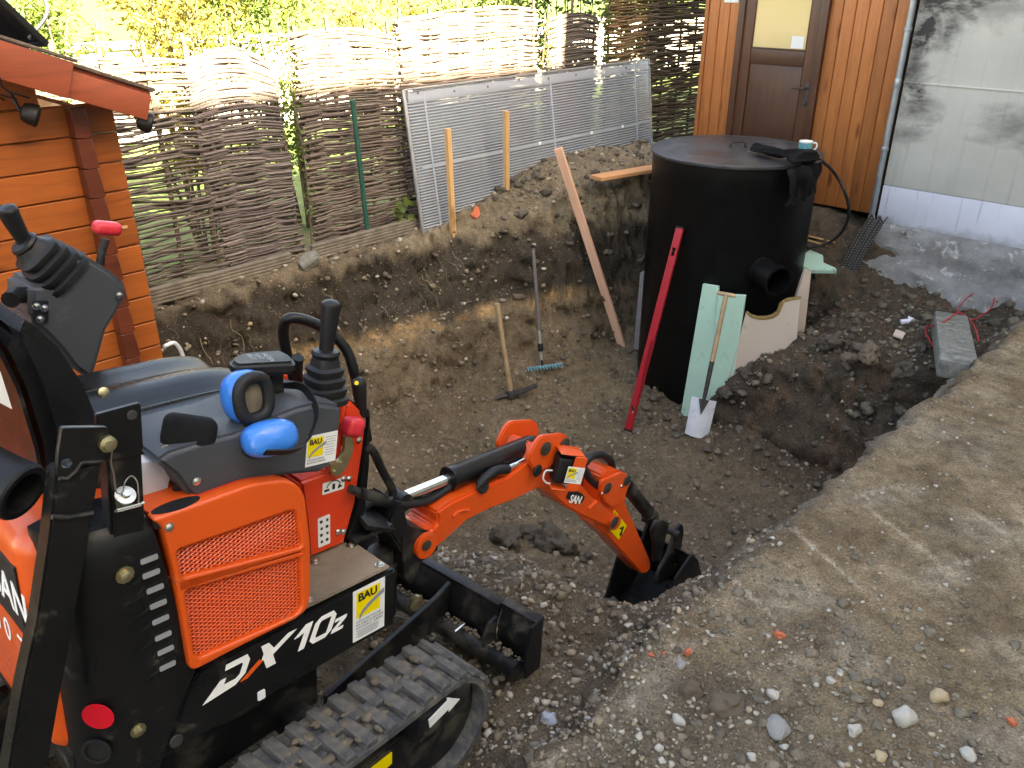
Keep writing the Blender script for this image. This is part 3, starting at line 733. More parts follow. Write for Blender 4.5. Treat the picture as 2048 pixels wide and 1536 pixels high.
def build_solar():
    p = on_o(40, 40, 1.25); s, o = so(p)
    t = thing('solar_panel', 'tilted dark solar panel standing on the shed roof', 'solar panel', p, PLOT)
    t.rotation_euler = (R(-8), R(52), PLOT)
    box('glass', (.55, .40, .006), (-.18, .2, .002), 'solar_glass', t, .001)
    for y in (-.008, .408): box('frame_bar', (.57, .018, .024), (-.18, y, 0), 'black_plastic', t, .002)
    for x in (-.462, .102): box('frame_bar', (.018, .434, .0235), (x, .2, 0), 'black_plastic', t, .002)
    tube('stand_tube', [(.07, .05, -.01), (.06, .06, .12), (-.02, .1, .17), (-.22, .14, .17)], .007, 'silver_tube', t, 8, smooth=5)
build_solar()
tag(tube('white_cable', [W(1.31, 1.32, .20), W(1.37, 1.30, .19), W(1.40, 1.28, .10), W(1.37, 1.27, .0), W(1.33, 1.26, -.06)], .010, 'cable_white', None, 8, smooth=6),
    'short loop of white cable coming from the shed corner', 'cable')

# ================================================================ WOODEN HUT WITH DOOR
def glass_mat():
    t = NT('door_glass'); v = t.coord()
    t.set((.62, .50, .24), .10, 0, .8)
    w = t.new('TexVoronoi'); w.inputs['Scale'].default_value = 90; t.link(v, w.inputs['Vector']); t.bump(w.outputs['Distance'], .08, .002)
    M['door_glass'] = t.m
glass_mat()
def build_hut():
    SF = 6.33; zb = .07
    t = thing('wooden_hut', 'orange tongue-and-groove hut with a brown half-glazed door', 'hut', W(SF, .77, zb), R(-45))
    # local: x = +o , y = +s (wall faces -y)
    H = 2.6
    def boards(x0, x1, z0, z1):
        n = round((x1 - x0) / .098); w = (x1 - x0) / n
        me = from_bm(bm_prism([(-.0, .0), (-.0015, .0), (-.009, .005), (-.009, w - .005), (-.0015, w - .0), (.012, w), (.012, 0)], 'z', z0, z1)) if 0 else None
        me = from_bm(bm_prism([(.0015, 0), (.0065, -.008), (w - .0065, -.008), (w - .0015, 0), (w - .0015, .012), (.0015, .012)], 'z', z0, z1, .001, 1))
        for k in range(n): link('wall_board', me, 'hut_board', t, Matrix.Translation((x0 + k * w, 0, 0)))
    boards(0, .29, 0, H); boards(1.025, 1.60, 0, H); boards(.29, 1.025, 2.05, H)
    box('hut_body', (1.62, 2.2, H), (.80, 1.125, H / 2), 'door_brown', t, .01)
    box('corner_trim', (.035, .05, H), (-.02, .012, H / 2), 'hut_board', t, .004)
    box('eave_board', (1.8, .35, .05), (.8, .02, H + .03), 'fascia_red', t, .005)
    # frame
    for x in (.315, 1.0): box('door_frame', (.055, .05, 2.05), (x, -.016, 1.025), 'door_brown', t, .005)
    box('door_frame', (.63, .05, .05), (.6575, -.016, 2.027), 'door_brown', t, .005)
    dr = bpy.data.objects.new('door', None); COL.objects.link(dr); dr.parent = t
    d = link('door_leaf', from_bm(bm_box(.62, .024, 2.0, c=(.6575, .004, 1.0), bev=.002)), 'door_brown', dr)
    for x in (.385, .93): box('stile', (.085, .016, 2.0), (x, -.017, 1.0), 'door_brown', dr, .004)
    box('rail', (.455, .016, .11), (.6575, -.0165, 1.05), 'door_brown', dr, .004); box('rail', (.455, .016, .10), (.6575, -.0165, 1.945), 'door_brown', dr, .004); box('rail', (.455, .016, .16), (.6575, -.0165, .09), 'door_brown', dr, .004)
    box('panel', (.445, .008, .82), (.6575, -.0125, .585), 'door_brown', dr, .004)
    box('glass_pane', (.452, .006, .785), (.6575, -.013, 1.499), 'door_glass', dr, 0)
    for x in (.428, .887): box('glazing_bead', (.012, .012, .785), (x, -.020, 1.499), 'door_brown', dr, .003)
    for z in (1.111, 1.889): box('glazing_bead', (.445, .012, .012), (.6575, -.0195, z), 'door_brown', dr, .003)
    box('paper_note', (.10, .002, .085), (.81, -.0175, 1.165), 'white_sticker', dr, 0)
    box('lock_plate', (.03, .004, .17), (.945, -.0275, .80), 'dark_iron', dr, .001)
    tube('handle', [(.945, -.03, .85), (.945, -.065, .85), (.935, -.07, .85), (.845, -.068, .845)], .008, 'dark_iron', dr, 8)
    lathe('lock_cylinder', [(.012, 0), (.012, .012), (.009, .014)], (.945, -.03, .735), (0, -1, 0), 'dark_iron', dr, 12)
    box('notice_plate', (.13, .004, .09), (.20, -.012, 1.47), 'white_sticker', t, .002)
build_hut()

# ================================================================ WHITE HOUSE WITH DOWNPIPE
def render_mat():
    t = NT('house_render'); v = t.coord()
    tc = t.new('TexCoord'); sp = t.new('SeparateXYZ'); t.link(tc.outputs['Object'], sp.inputs[0])
    n = t.noise(v, 1.3, 6, .6); n2 = t.noise(t.coord('Object', (1.6, 1, 1.0)), 1.15, 5, .55, .8)
    base = t.ramp(n, [(.3, (.44, .43, .39)), (.7, (.56, .55, .50))])
    nd1 = t.noise(t.coord('Object', (1, 1, 1.5)), 3.2, 6, .6, .6); nd2 = t.noise(t.coord('Object', (2, 1, 5)), 7, 6, .7)
    def blob(x, z, rx, rz, amt):
        mp = t.new('Mapping'); mp.inputs['Location'].default_value = (-x / rx, 0, -z / rz); mp.inputs['Scale'].default_value = (1 / rx, 0, 1 / rz)
        t.link(tc.outputs['Object'], mp.inputs[0]); ln = t.new('VectorMath', operation='LENGTH'); t.link(mp.outputs[0], ln.inputs[0])
        d = t.math('ADD', t.math('ADD', ln.outputs['Value'], t.math('MULTIPLY', t.math('SUBTRACT', nd1, .5), 2.8)), t.math('MULTIPLY', t.math('SUBTRACT', nd2, .5), .9))
        return t.math('MULTIPLY', t.ramp(d, [(.0, 1.0), (1.15, 0.0)]), amt)
    soot = blob(.13, 1.62, .30, .42, .97)
    for bl in ((.05, 1.15, .10, .30, .85), (.10, .84, .22, .13, .8), (.10, .68, .20, .09, .7), (.85, .80, .36, .17, .6), (.48, 1.50, .42, .14, .5)): soot = t.math('ADD', soot, blob(*bl), True)
    c = t.mix(soot, base, (.055, .052, .05))
    streak = t.noise(t.coord('Object', (9, 1, .35)), 3, 6)
    c = t.mix(t.ramp(streak, [(.56, 0.0), (.80, .40)]), c, (.22, .20, .17))
    t.set(c, .9, 0, .25); t.bump(t.noise(v, 90, 4), .25, .004); M['house_render'] = t.m
    t = NT('plinth_white'); v = t.coord()
    n = t.noise(v, 2, 5); c = t.ramp(n, [(.3, (.52, .53, .60)), (.7, (.62, .63, .71))])
    sp = t.new('SeparateXYZ'); tc = t.new('TexCoord'); t.link(tc.outputs['Object'], sp.inputs[0])
    lo = t.ramp(t.math('ADD', t.math('MULTIPLY', sp.outputs[2], 2.0), t.math('MULTIPLY', t.noise(v, 6, 6, .7), .5)), [(.22, 1.0), (.42, 0.0)])
    c = t.mix(t.math('MULTIPLY', lo, .75), c, (.20, .19, .18))
    streak = t.noise(t.coord('Object', (11, 1, .5)), 3, 6); c = t.mix(t.ramp(streak, [(.60, 0.0), (.74, .6)]), c, (.22, .21, .22))
    t.set(c, .85); t.bump(t.noise(v, 60, 5), .2, .004); M['plinth_white'] = t.m
    t = NT('old_concrete'); v = t.coord()
    n = t.noise(v, 4, 8, .7); c = t.ramp(n, [(.28, (.15, .145, .135)), (.5, (.25, .245, .235)), (.72, (.36, .355, .34))])
    n2 = t.noise(v, 11, 8, .75, .6); c = t.mix(t.ramp(n2, [(.56, 0.0), (.64, .85)]), c, (.55, .54, .52))
    n3 = t.noise(v, 5.5, 7, .7); c = t.mix(t.ramp(n3, [(.60, 0.0), (.72, .8)]), c, (.09, .083, .07))
    t.set(c, .95, 0, .2); t.bump(t.math('ADD', n2, t.noise(v, 60, 6, .7)), .8, .02); M['old_concrete'] = t.m
render_mat()
def build_house():
    o0 = 2.43
    t = thing('white_house', 'pale rendered house with soot-stained wall and concrete footing', 'house', W(6.29, o0, 0), R(-45))
    box('wall', (9, 6, 3.4), (4.5, 3.0, .30 + 1.7), 'house_render', t, .01)
    box('plinth_band', (9, 6, .30), (4.5, 3.002, .15), 'plinth_white', t, .004)
    for z, y in ((1.02, -.004),): box('panel_joint', (9, .010, .012), (4.5, y + .002, z + .0), 'house_render', t, .003)
    # irregular cast footing
    V, Fc = [], []; nx, nk = 150, 26
    prof = [(.0, .03), (-.03, .015), (-.06, -.02), (-.085, -.10), (-.10, -.19), (-.16, -.215), (-.22, -.235), (-.245, -.29), (-.30, -.38), (-.34, -.50)]
    import itertools
    xs = np.linspace(-.06, 9, nx * 2)
    pr = np.array(prof); ti = np.linspace(0, len(prof) - 1, nk); py = np.interp(ti, range(len(prof)), pr[:, 0]); pz = np.interp(ti, range(len(prof)), pr[:, 1])
    for x in xs:
        for k in range(nk):
            nz = mnoise.fractal(Vector((x * 2.2, pz[k] * 7, 3)), .8, 2.1, 4); ny = mnoise.fractal(Vector((x * 3.1, pz[k] * 9, 8)), .8, 2.1, 5)
            f = min(1, k / 5)
            V.append((x, py[k] + .035 * ny * f - .002, pz[k] + .03 * nz * f))
    for i in range(len(xs) - 1):
        for k in range(nk - 1): a = i * nk + k; Fc.append((a, a + nk, a + nk + 1, a + 1))
    link('footing', mesh_of(V, Fc), 'old_concrete', t, ang=60)
    # downpipe with clips
    dp = tube('downpipe', [(-.025, -.035, -.02), (-.025, -.035, .42), (-.025, -.035, 3.0)], .021, 'galvanised', t, 16)
    for z in (.05, .55, 1.35): lathe('pipe_clip', [(.023, 0), (.026, .004), (.026, .022), (.023, .026)], (-.025, -.035, z), (0, 0, 1), 'galvanised', dp, 16)
    lathe('pipe_collar', [(.022, 0), (.024, .006), (.024, .06), (.022, .065)], (-.025, -.035, .98), (0, 0, 1), 'galvanised', dp, 16)
    # roof
    box('roof', (9.6, 7.4, .18), (4.5, 3.0, 3.82), 'roof_felt', t, .02)
build_house()

# neighbouring house behind the photographer: its eave throws the shade over the yard
def build_neighbour():
    OH = 9.5; zr = 1.04 + OH * math.tan(SUN_EL)
    t = thing('neighbour_house', 'tall pale house whose roof shades the yard', 'house', W(-9, OH, 0), R(45))
    L = 15.4 + 8
    simple('neighbour_render', (.62, .60, .55), .9, 0, .06, 2)
    box('wall', (L, 7.0, zr - .15), (L / 2, -3.9, (zr - .15) / 2), 'neighbour_render', t, .01)
    box('eave', (L + .4, 7.8, .16), (L / 2, -3.9, zr - .08), 'roof_felt', t, .01)
    prism('gable_roof', [(-7.8, zr), (.0, zr), (-3.9, zr + 1.2)], 'x', -.2, L + .2, 'roof_felt', t, 0)
    for k in range(6):
        w = box('window', (1.1, .06, 1.4), (2 + k * 3.6, -.395, 2.0), 'pale_render', t, .005)
        box('pane', (.96, .02, 1.26), (2 + k * 3.6, -.36, 2.0), 'solar_glass', w, 0)
build_neighbour()
# ================================================================ TRANSLUCENT TWIN-WALL SHEET
def sheet_mat():
    t = NT('twin_wall_plastic'); v = t.coord()
    sp = t.new('SeparateXYZ'); t.link(v, sp.inputs[0])
    n = t.noise(v, 2.2, 5); c = t.ramp(n, [(.3, (.34, .38, .42)), (.7, (.52, .57, .63))])
    d = t.noise(t.coord('Object', (6, 1, .6)), 2, 7, .7); c = t.mix(t.ramp(d, [(.5, 0.0), (.75, .6)]), c, (.28, .26, .22))
    t.set(c, .18, .45, .8)
    tl = t.new('BsdfTransparent'); tl.inputs[0].default_value = (.78, .80, .82, 1)
    mx = t.new('MixShader'); mx.inputs[0].default_value = .55
    t.link(t.b.outputs[0], mx.inputs[1]); t.link(tl.outputs[0], mx.inputs[2]); t.link(mx.outputs[0], t.out.inputs[0])
    M['twin_wall_plastic'] = t.m
    t = NT('rib_plastic'); t.set((.60, .67, .76), .22, 0, .7)
    tl = t.new('BsdfTransparent'); mx = t.new('MixShader'); mx.inputs[0].default_value = .62
    t.link(t.b.outputs[0], mx.inputs[1]); t.link(tl.outputs[0], mx.inputs[2]); t.link(mx.outputs[0], t.out.inputs[0]); M['rib_plastic'] = t.m
sheet_mat()
def build_sheet():
    L, H = 2.78, 1.03
    t = thing('plastic_sheet', 'large translucent ribbed plastic sheet leaning against the wattle fence', 'plastic sheet', W(3.69, .24, -.03), PLOT)
    t.rotation_euler = (R(-7.5), R(-.6), PLOT)
    link('sheet', from_bm(bm_box(L, .010, H, c=(L / 2, 0, H / 2), bev=.002)), 'twin_wall_plastic', t)
    n = 46; J = Join()
    for k in range(n):
        z = .02 + (H - .11) * k / (n - 1); J.bm(bm_box(L - .03, .004, .0085, c=(L / 2, -.0072, z)))
    o = J.build('ribs', 'rib_plastic', t); o['kind'] = 'stuff'
    e = box('edge_strip', (.022, .016, H), (.006, 0, H / 2), 'alu_strip', t, .002); box('edge_strip', (.020, .016, H), (L - .006, 0, H / 2), 'alu_strip', t, .002)
    box('edge_strip', (L - .03, .016, .012), (L / 2, 0, H - .002), 'alu_strip', t, .002)
    box('cover_strip', (L - .06, .006, .060), (L / 2, -.0125, H - .055), 'rib_plastic', t, .001)
    for x in (.17, 1.46, 2.55): box('cross_strip', (.016, .005, H - .03), (x, -.0135, H / 2 - .01), 'rib_plastic', t, .001)
    b = box('middle_strip', (L - .1, .004, .012), (L / 2 + .02, -.013, .50), 'rib_plastic', t, .001)
    for k in range(9): bolt(t, (.12 + .33 * k, -.016, H - .05 + (.02 if k % 3 == 0 else 0)), (0, -1, 0), .006, 'dark_metal_pin', 'screw')
    for x in (1.28, 1.92, 2.34): box('tape_patch', (.030, .002, .024), (x, -.017, .505), 'paper', t, 0)
build_sheet()

# ================================================================ STAKES, POST, PLANKS
def bar(name, p0, p1, w, h, mat, label, cat, group=None, roll=0.0, bev=.002, ref=None):
    """a straight sawn bar from p0 to p1: its own Empty-less mesh, origin at p0"""
    p0, p1 = Vector(p0), Vector(p1); d = p1 - p0; L = d.length; z = d.normalized()
    ref = Vector(ref) if ref is not None else Vector((Q, Q, 0))
    x = (ref - z * ref.dot(z)).normalized(); y = z.cross(x)
    m = Matrix((x, y, z)).transposed().to_4x4(); m.translation = p0
    ob = link(name, from_bm(bm_box(w, h, L, c=(0, 0, L / 2), bev=bev, seg=1)), mat); ob.matrix_world = m @ Matrix.Rotation(roll, 4, 'Z')
    return tag(ob, label, cat, group)
wood_mat('sawn_pine', (.62, .38, .17), (.30, .15, .06), .65, 'Z', coat=0)
wood_mat('sawn_pink', (.60, .36, .25), (.36, .18, .12), .7, 'Z', knots=False, coat=0)
wood_mat('sawn_orange', (.58, .28, .12), (.30, .13, .06), .7, 'Z', coat=0)
bar('wooden_stake', G(3.90, .33, -.1), W(3.88, .33, .74), .036, .036, 'sawn_pine', 'short square pine stake in the soil in front of the plastic sheet', 'stake', 'pine stakes before the plastic sheet')
bar('wooden_stake', G(4.45, .33, -.1), W(4.45, .33, .80), .036, .036, 'sawn_pine', 'pine stake standing on the rising soil heap before the plastic sheet', 'stake', 'pine stakes before the plastic sheet')
tag(lathe('green_post', [(.017, -.1), (.017, .93), (.019, .931), (.019, .96), (.012, .966)], W(3.305, .11, 0), (W(3.28, .09, .9) - W(3.305, .11, 0)), 'green_post', None, 14),
    'dark green coated metal post in front of the wattle fence', 'post')
bar('leaning_plank', W(4.985, 1.15, -1.07), W(4.57, .74, .57), .058, .036, 'sawn_pink', 'long pinkish timber batten leaning on the pit wall beside the black tank', 'batten', ref=(.9, -.35, 0))
pa, pb_ = on_z(1192, 356, .33), on_z(1330, 333, .34)
bar('flat_board', pa, pb_ + (pb_ - pa) * .15, .13, .026, 'sawn_orange', 'orange-brown board lying flat on the soil heap behind the tank', 'board', ref=(Q, -Q, 0), roll=0)
# tile shard, stone slab piece, leaf by the fence
p = G(4.12, .33, .02)
me = from_bm(bm_prism([(-.05, -.03), (.02, -.035), (.06, 0), (.055, .035), (-.02, .02), (-.06, .03)], 'z', 0, .016, .003)); o = link('tile_shard', me, 'tile_red'); o.location = p; o.rotation_euler = (R(50), R(-20), R(70)); tag(o, 'broken orange clay tile shard on the soil by the plastic sheet', 'tile shard')
p = G(2.74, .25, .02)
o = link('concrete_piece', from_bm(bm_prism([(-.07, -.045), (.05, -.05), (.08, .02), (.0, .06), (-.06, .03)], 'z', 0, .06, .006)), 'concrete_block'); o.location = p; o.rotation_euler = (R(25), R(-28), R(30)); tag(o, 'broken grey concrete piece at the end of the kerb board', 'concrete piece')
rn = random.Random(4); t = thing('dry_leaf', 'curled brown leaf lying against the fence foot', 'leaf', W(3.22, .10, .02), PLOT)
V = []; n = 9
for i in range(n):
    for j in range(5): a = i / (n - 1); w = .03 * math.sin(math.pi * a) * (1 + .4 * math.sin(a * 19)); V.append((.09 * a - .045, -.02 + .02 * ((j - 2) / 2) ** 2, .02 + w * (j - 2) / 2 + .03 * a))
link('blade', mesh_of(V, [(i * 5 + j, i * 5 + j + 1, (i + 1) * 5 + j + 1, (i + 1) * 5 + j) for i in range(n - 1) for j in range(4)]), 'leaf_brown', t)

# ================================================================ BLACK TANK
TS, TO, TR, TZ0, TZ1 = 5.27, 1.77, .572, -1.27, .60
def build_tank():
    t = thing('black_tank', 'tall black plastic tank with a flat round lid standing in the pit', 'tank', W(TS, TO, TZ0), PLOT)
    H = TZ1 - TZ0
    lathe('shell', [(TR * .86, 0), (TR * .95, .03), (TR * .985, .08), (TR * .99, .12), (TR * .99, H - .13), (TR * .993, H - .125), (TR * .993, H - .02), (TR * .9, H - .02)], (0, 0, 0), (0, 0, 1), 'tank_plastic', t, 96, ang=25)
    lid = lathe('lid', [(TR * .98, H - .016), (TR * 1.020, H - .015), (TR * 1.022, H - .012), (TR * 1.022, H + .002), (TR * 1.01, H + .006), (TR * .5, H + .010), (0, H + .012)], (0, 0, 0), (0, 0, 1), 'tank_lid', t, 96, ang=25)
    # bridge handle on the lid
    c = on_z(1475, 298, TZ1) - W(TS, TO, TZ1); hs, ho = so(c + W(0, 0)); 
    hx, hy = hs, -(ho)
    lp = Matrix.Rotation(-PLOT, 3, 'Z') @ c
    d = Matrix.Rotation(-PLOT, 3, 'Z') @ Vector((.98, .15, 0)); d.normalize()
    a, b = lp - d * .055, lp + d * .055
    up = Vector((0, 0, 1)); z0 = Vector((0, 0, H + .008))
    a.z = b.z = 0
    tube('lid_handle', [a + z0, a + z0 + up * .032, a + z0 + up * .042 + d * .012, b + z0 + up * .042 - d * .012, b + z0 + up * .032, b + z0], .0075, 'black_steel', lid, 8)
    for q in (a, b): lathe('handle_foot', [(.018, 0), (.018, .005), (.010, .010)], q + z0, (0, 0, 1), 'black_steel', lid, 12)
    # branch pipe
    dr = Vector((-.52, -.854, 0)).normalized()      # local: -s, +o
    pz = Vector((0, 0, TZ0 * -1 - .105))
    ax = (dr + Vector((.10, -.12, -.06))).normalized()
    p0 = dr * (TR * .94) + pz
    pr = [(.100, -.05), (.100, .185), (.103, .187), (.103, .195), (.088, .195), (.088, 0.0), (.0, 0.0)]
    lathe('branch_pipe', pr, p0, ax, 'tank_plastic', t, 32)
    lathe('weld_bead', [(.100, -.005), (.112, .0), (.112, .010), (.100, .016)], p0 + ax * .01, ax, 'tank_plastic', t, 32)
build_tank()
# mug
mp = on_z(1609, 306, TZ1 + .012)
def build_mug():
    t = thing('coffee_mug', 'teal and white coffee mug on the tank lid', 'mug', mp, 0)
    t.rotation_euler = (0, 0, R(-20))
    lathe('cup', [(.030, 0), (.036, .003), (.044, .03), (.046, .070)], (0, 0, .001), (0, 0, 1), 'mug_teal', t, 28)
    lathe('rim', [(.046, .070), (.047, .078), (.044, .079), (.042, .06), (.036, .012), (.0, .010)], (0, 0, .0015), (0, 0, 1), 'mug_white', t, 28)
    tube('handle', [(.042, 0, .066), (.062, 0, .070), (.072, 0, .05), (.062, 0, .028), (.040, 0, .018)], .0055, 'mug_white', t, 8, smooth=5)
build_mug()
# jacket draped over the lid edge
def build_jacket():
    c = Vector((W(TS, TO).x, W(TS, TO).y, 0)); rn = random.Random(8)
    t = thing('black_jacket', 'crumpled black jacket hanging over the rim of the tank lid', 'jacket', on_z(1560, 315, TZ1), 0)
    base = t.location.copy()
    # centre line over the lid given by photo directions on the lid plane, then down over the rim
    cl = [on_z(px, py, TZ1 + .02) for px, py in ((1506, 304), (1530, 311), (1560, 318), (1590, 322), (1612, 328))]
    edge = cl[-1]; out = (Vector((edge.x, edge.y, 0)) - c).normalized()
    rim = c + out * (TR * 1.03); rim.z = TZ1
    cl += [rim + Vector((0, 0, .005)) + out * .01, rim + out * .035 + Vector((0, 0, -.06)), rim + out * .03 + Vector((0, 0, -.13)), rim + out * .025 + Vector((0, 0, -.20))]
    cl = spline(cl, 6); n = len(cl); m = 46; V, Fc = [], []
    for lay in (0, 1):
        for i, p in enumerate(cl):
            a = i / (n - 1); d = (cl[min(i + 1, n - 1)] - cl[max(i - 1, 0)]).normalized()
            upv = Vector((0, 0, 1)) if a < .55 else (Vector((0, 0, 1)) * max(0, .85 - a) * 3 + out).normalized()
            sd = d.cross(upv).normalized(); upv = sd.cross(d).normalized()
            w = .030 + .10 * min(1, a * 1.5) + .010 * math.sin(a * 19)
            for k in range(m):
                u = 2 * k / (m - 1) - 1
                f = mnoise.noise(Vector((u * 2.6 + 1.3 * a, a * 3.1, 2))) + .5 * mnoise.noise(Vector((u * 6.5 + 2 * a, a * 6, 7)))
                hh = .026 + .050 * f + .014 * (1 - u * u)
                drop = (.05 * mnoise.noise(Vector((u * 2.2, 9, 1))) + .03 * u) * max(0, a - .5) * 2
                q = p + sd * (u * w * (1 + .10 * mnoise.noise(Vector((a * 8, u, 5))))) + upv * (max(.003, hh) + (.006 if lay == 0 else 0)) + Vector((0, 0, -drop if a > .6 else 0))
                V.append(q - base)
    for lay in (0, 1):
        for i in range(n - 1):
            for k in range(m - 1):
                q = lay * n * m + i * m + k; Fc.append((q, q + 1, q + m + 1, q + m) if lay == 0 else (q, q + m, q + m + 1, q + 1))
    N = n * m
    for i in range(n - 1):
        for k in (0, m - 1): q = i * m + k; Fc.append((q, q + m, q + m + N, q + N))
    for k in range(m - 1):
        for i in (0, n - 1): q = i * m + k; Fc.append((q, q + 1, q + 1 + N, q + N))
    link('cloth', mesh_of(V, Fc), 'cloth_black', t, ang=70)
build_jacket()
h = [on_z(1640, 318, TZ1 - .02), on_s(1668, 345, 5.72), on_s(1690, 385, 5.75), on_s(1698, 425, 5.78), on_s(1685, 462, 5.8), on_s(1655, 487, 5.78), on_s(1622, 493, 5.72)]
tag(tube('black_hose', h, .011, 'hose_black', None, 10, smooth=8), 'black hose curving down from the tank lid to the soil', 'hose')

# ================================================================ INSULATION BOARDS ROUND THE TANK
def board_quad(name, pix, plane_s, th, mat, label, cat, group=None, lean=None, hole=None):
    """board traced on an upright plane whose distance is given by the tank it leans against"""
    p0, nrm = plane_s; pts = [hit(px, py, p0, nrm) for px, py in pix]
    c = sum(pts, Vector()) / len(pts); u = Vector((nrm.y, -nrm.x, 0)).normalized(); v = nrm.cross(u).normalized()
    if v.z < 0: v = -v
    poly = [((q - c).dot(u), (q - c).dot(v)) for q in pts]
    ob = link(name, from_bm(bm_prism(poly, 'z', -th / 2, th / 2, .003, 1)), mat)
    m = Matrix((u, v, u.cross(v))).transposed().to_4x4(); m.translation = c; ob.matrix_world = m
    return tag(ob, label, cat, group)
def pl(s, o, ds, do, lean=.0):
    n = Vector(((ds + do) * Q, (ds - do) * Q, 0)).normalized(); n = (n + Vector((0, 0, lean))).normalized(); return W(s, o, -.5), n
board_quad('mint_foam_board', [(1407, 567), (1438, 572), (1421, 830), (1362, 832)], pl(4.69, 2.0, -1, .18, .12), .03, 'foam_mint', 'taller mint green foam board standing left of the spade against the tank', 'foam board', 'mint foam boards at the tank')
board_quad('mint_foam_board', [(1437, 587), (1492, 590), (1462, 800), (1417, 830)], pl(4.70, 2.12, -1, .30, .10), .03, 'foam_mint', 'shorter mint green foam board behind the spade handle', 'foam board', 'mint foam boards at the tank')
ar = [(1492 + 0, 624), (1500, 632), (1514, 637), (1528, 638), (1545, 635), (1557, 628), (1562, 614), (1566, 601), (1582, 597), (1601, 596), (1597, 640), (1590, 720), (1568, 760), (1450, 780)]
cfb = board_quad('cut_foam_board', ar, pl(4.80, 2.36, -.85, .5, .08), .035, 'foam_pink', 'pale pinkish foam board with a round notch cut out for the pipe', 'foam board')
fe = board_quad('foam_core_edge', [(1494, 622), (1502, 629), (1515, 633), (1530, 633), (1543, 630), (1554, 622), (1559, 606), (1574, 597), (1602, 593), (1601, 597), (1582, 600), (1568, 604), (1563, 617), (1557, 629), (1545, 636), (1528, 639), (1514, 638), (1500, 633), (1492, 625)], pl(4.802, 2.366, -.85, .5, .08), .038, 'foam_core', 'ragged brown broken core along the notched foam edge', 'foam edge')
del fe['category']; bpy.context.view_layer.update(); fe.parent = cfb; fe.matrix_parent_inverse = cfb.matrix_world.inverted()
board_quad('upright_foam_board', [(1592, 590), (1609, 538), (1621, 541), (1603, 700), (1585, 720)], pl(5.08, 2.45, -.55, .83, .0), .03, 'foam_pink', 'upright pale foam board beside the pipe stub on the tank', 'foam board')
board_quad('grey_edge_strip', [(1281, 545), (1289, 541), (1280, 700), (1268, 698)], pl(5.0, 1.16, -1, -.3), .012, 'alu_strip', 'thin pale metal strip standing behind the tank beside the batten', 'metal strip')
o = link('foam_scrap', from_bm(bm_prism([(-.13, -.10), (.02, -.12), (.17, -.03), (.15, .0), (.05, .02), (.01, .11), (-.10, .13)], 'z', 0, .03, .004)), 'foam_mint')
o.location = on_z(1630, 530, -.20); o.rotation_euler = (R(14), R(6), R(-38)); tag(o, 'broken mint foam scrap lying on dark soil beside the tank', 'foam scrap')
for i, (a, b, w) in enumerate((((1612, 471), (1670, 485), .03), ((1612, 480), (1655, 492), .022))):
    bar('wooden_lath', on_z(*a, -.10), on_z(*b, -.12), w, .012, 'sawn_pine', ['wide pale lath lying behind the tank under the hose', 'narrow pale lath lying behind the tank under the hose'][i], 'lath', 'laths behind the tank', ref=(Q, -Q, 0))
# dimpled membrane at the house corner
def build_membrane():
    t = thing('dimpled_membrane', 'black dimpled drainage membrane flapping at the house corner', 'membrane', W(6.12, 2.52, -.30), R(-45))
    V, Fc = [], []; nx, nz = 16, 46; W_, H_ = .13, .42
    for i in range(nx + 1):
        for k in range(nz + 1):
            x = -W_ + W_ * i / nx * 1.0; z = H_ * k / nz
            bumpy = .0035 * (math.sin(i * math.pi) ** 2 + (1 if (i % 2 and k % 2) else 0))
            V.append((x + .10 * (z / H_) ** 1.4 - .02, -.06 - .12 * (1 - z / H_) + .012 * math.sin(x * 11), z + .02 * math.sin(i * .9)))
    for i in range(nx):
        for k in range(nz): a = i * (nz + 1) + k; Fc.append((a, a + nz + 1, a + nz + 2, a + 1))
    link('membrane', mesh_of(V, Fc), 'hose_black', t, ang=60)
    J = Join()
    for i in range(1, nx, 2):
        for k in range(1 + (i // 2) % 2, nz, 2):
            c = Vector(V[i * (nz + 1) + k]); J.add(*lathe_data([(.0062, 0), (.005, .005), (.002, .0065)], c + Vector((0, .001, 0)), (0, -1, .15), 7))
    o = J.build('dimples', 'grey_tube', t); o['kind'] = 'stuff'
build_membrane()

# ================================================================ TOOLS
def build_level():
    p0, p1 = W(4.20, 1.80, zg(4.20, 1.80) - .01), W(4.672, 1.77, .175); d = p1 - p0; L = d.length; z = d.normalized()
    x = Vector((.75, -.55, .1)); x = (x - z * x.dot(z)).normalized(); y = z.cross(x)
    m = Matrix((x, y, z)).transposed().to_4x4(); m.translation = p0
    t = thing('spirit_level', 'long red aluminium spirit level leaning against the black tank', 'spirit level', mw=m)
    w, th = .052, .024
    # vial windows are openings in the profile
    vo = curve_plate('profile', [rect(-w / 2, .012, w / 2, L - .012), rect(-.012, L - .20, .012, L - .145), rect(.004, L * .42, .026 - .001, L * .42 + .055), rect(-.012, .13, .012, .185)], 'y', -th / 2, th / 2, 'level_red', t, .002)
    for z0 in (0, L - .012): box('end_cap', (w + .002, th + .002, .012), (0, 0, z0 + .006), 'black_plastic', t, .002)
    simple('vial_green', (.25, .55, .08), .2, 0, .1, 20, coat=.5)
    for (zc, xx) in ((L - .172, 0), (.157, 0)): lathe('vial', [(.009, -.026), (.009, .026)], (xx, 0, zc), (0, 0, 1) if 0 else (1, 0, 0), 'black_plastic', t, 12)
    lathe('vial', [(.009, -.024), (.009, .024)], (.014, 0, L * .42 + .0275), (0, 0, 1), 'vial_green', t, 12)
build_level()
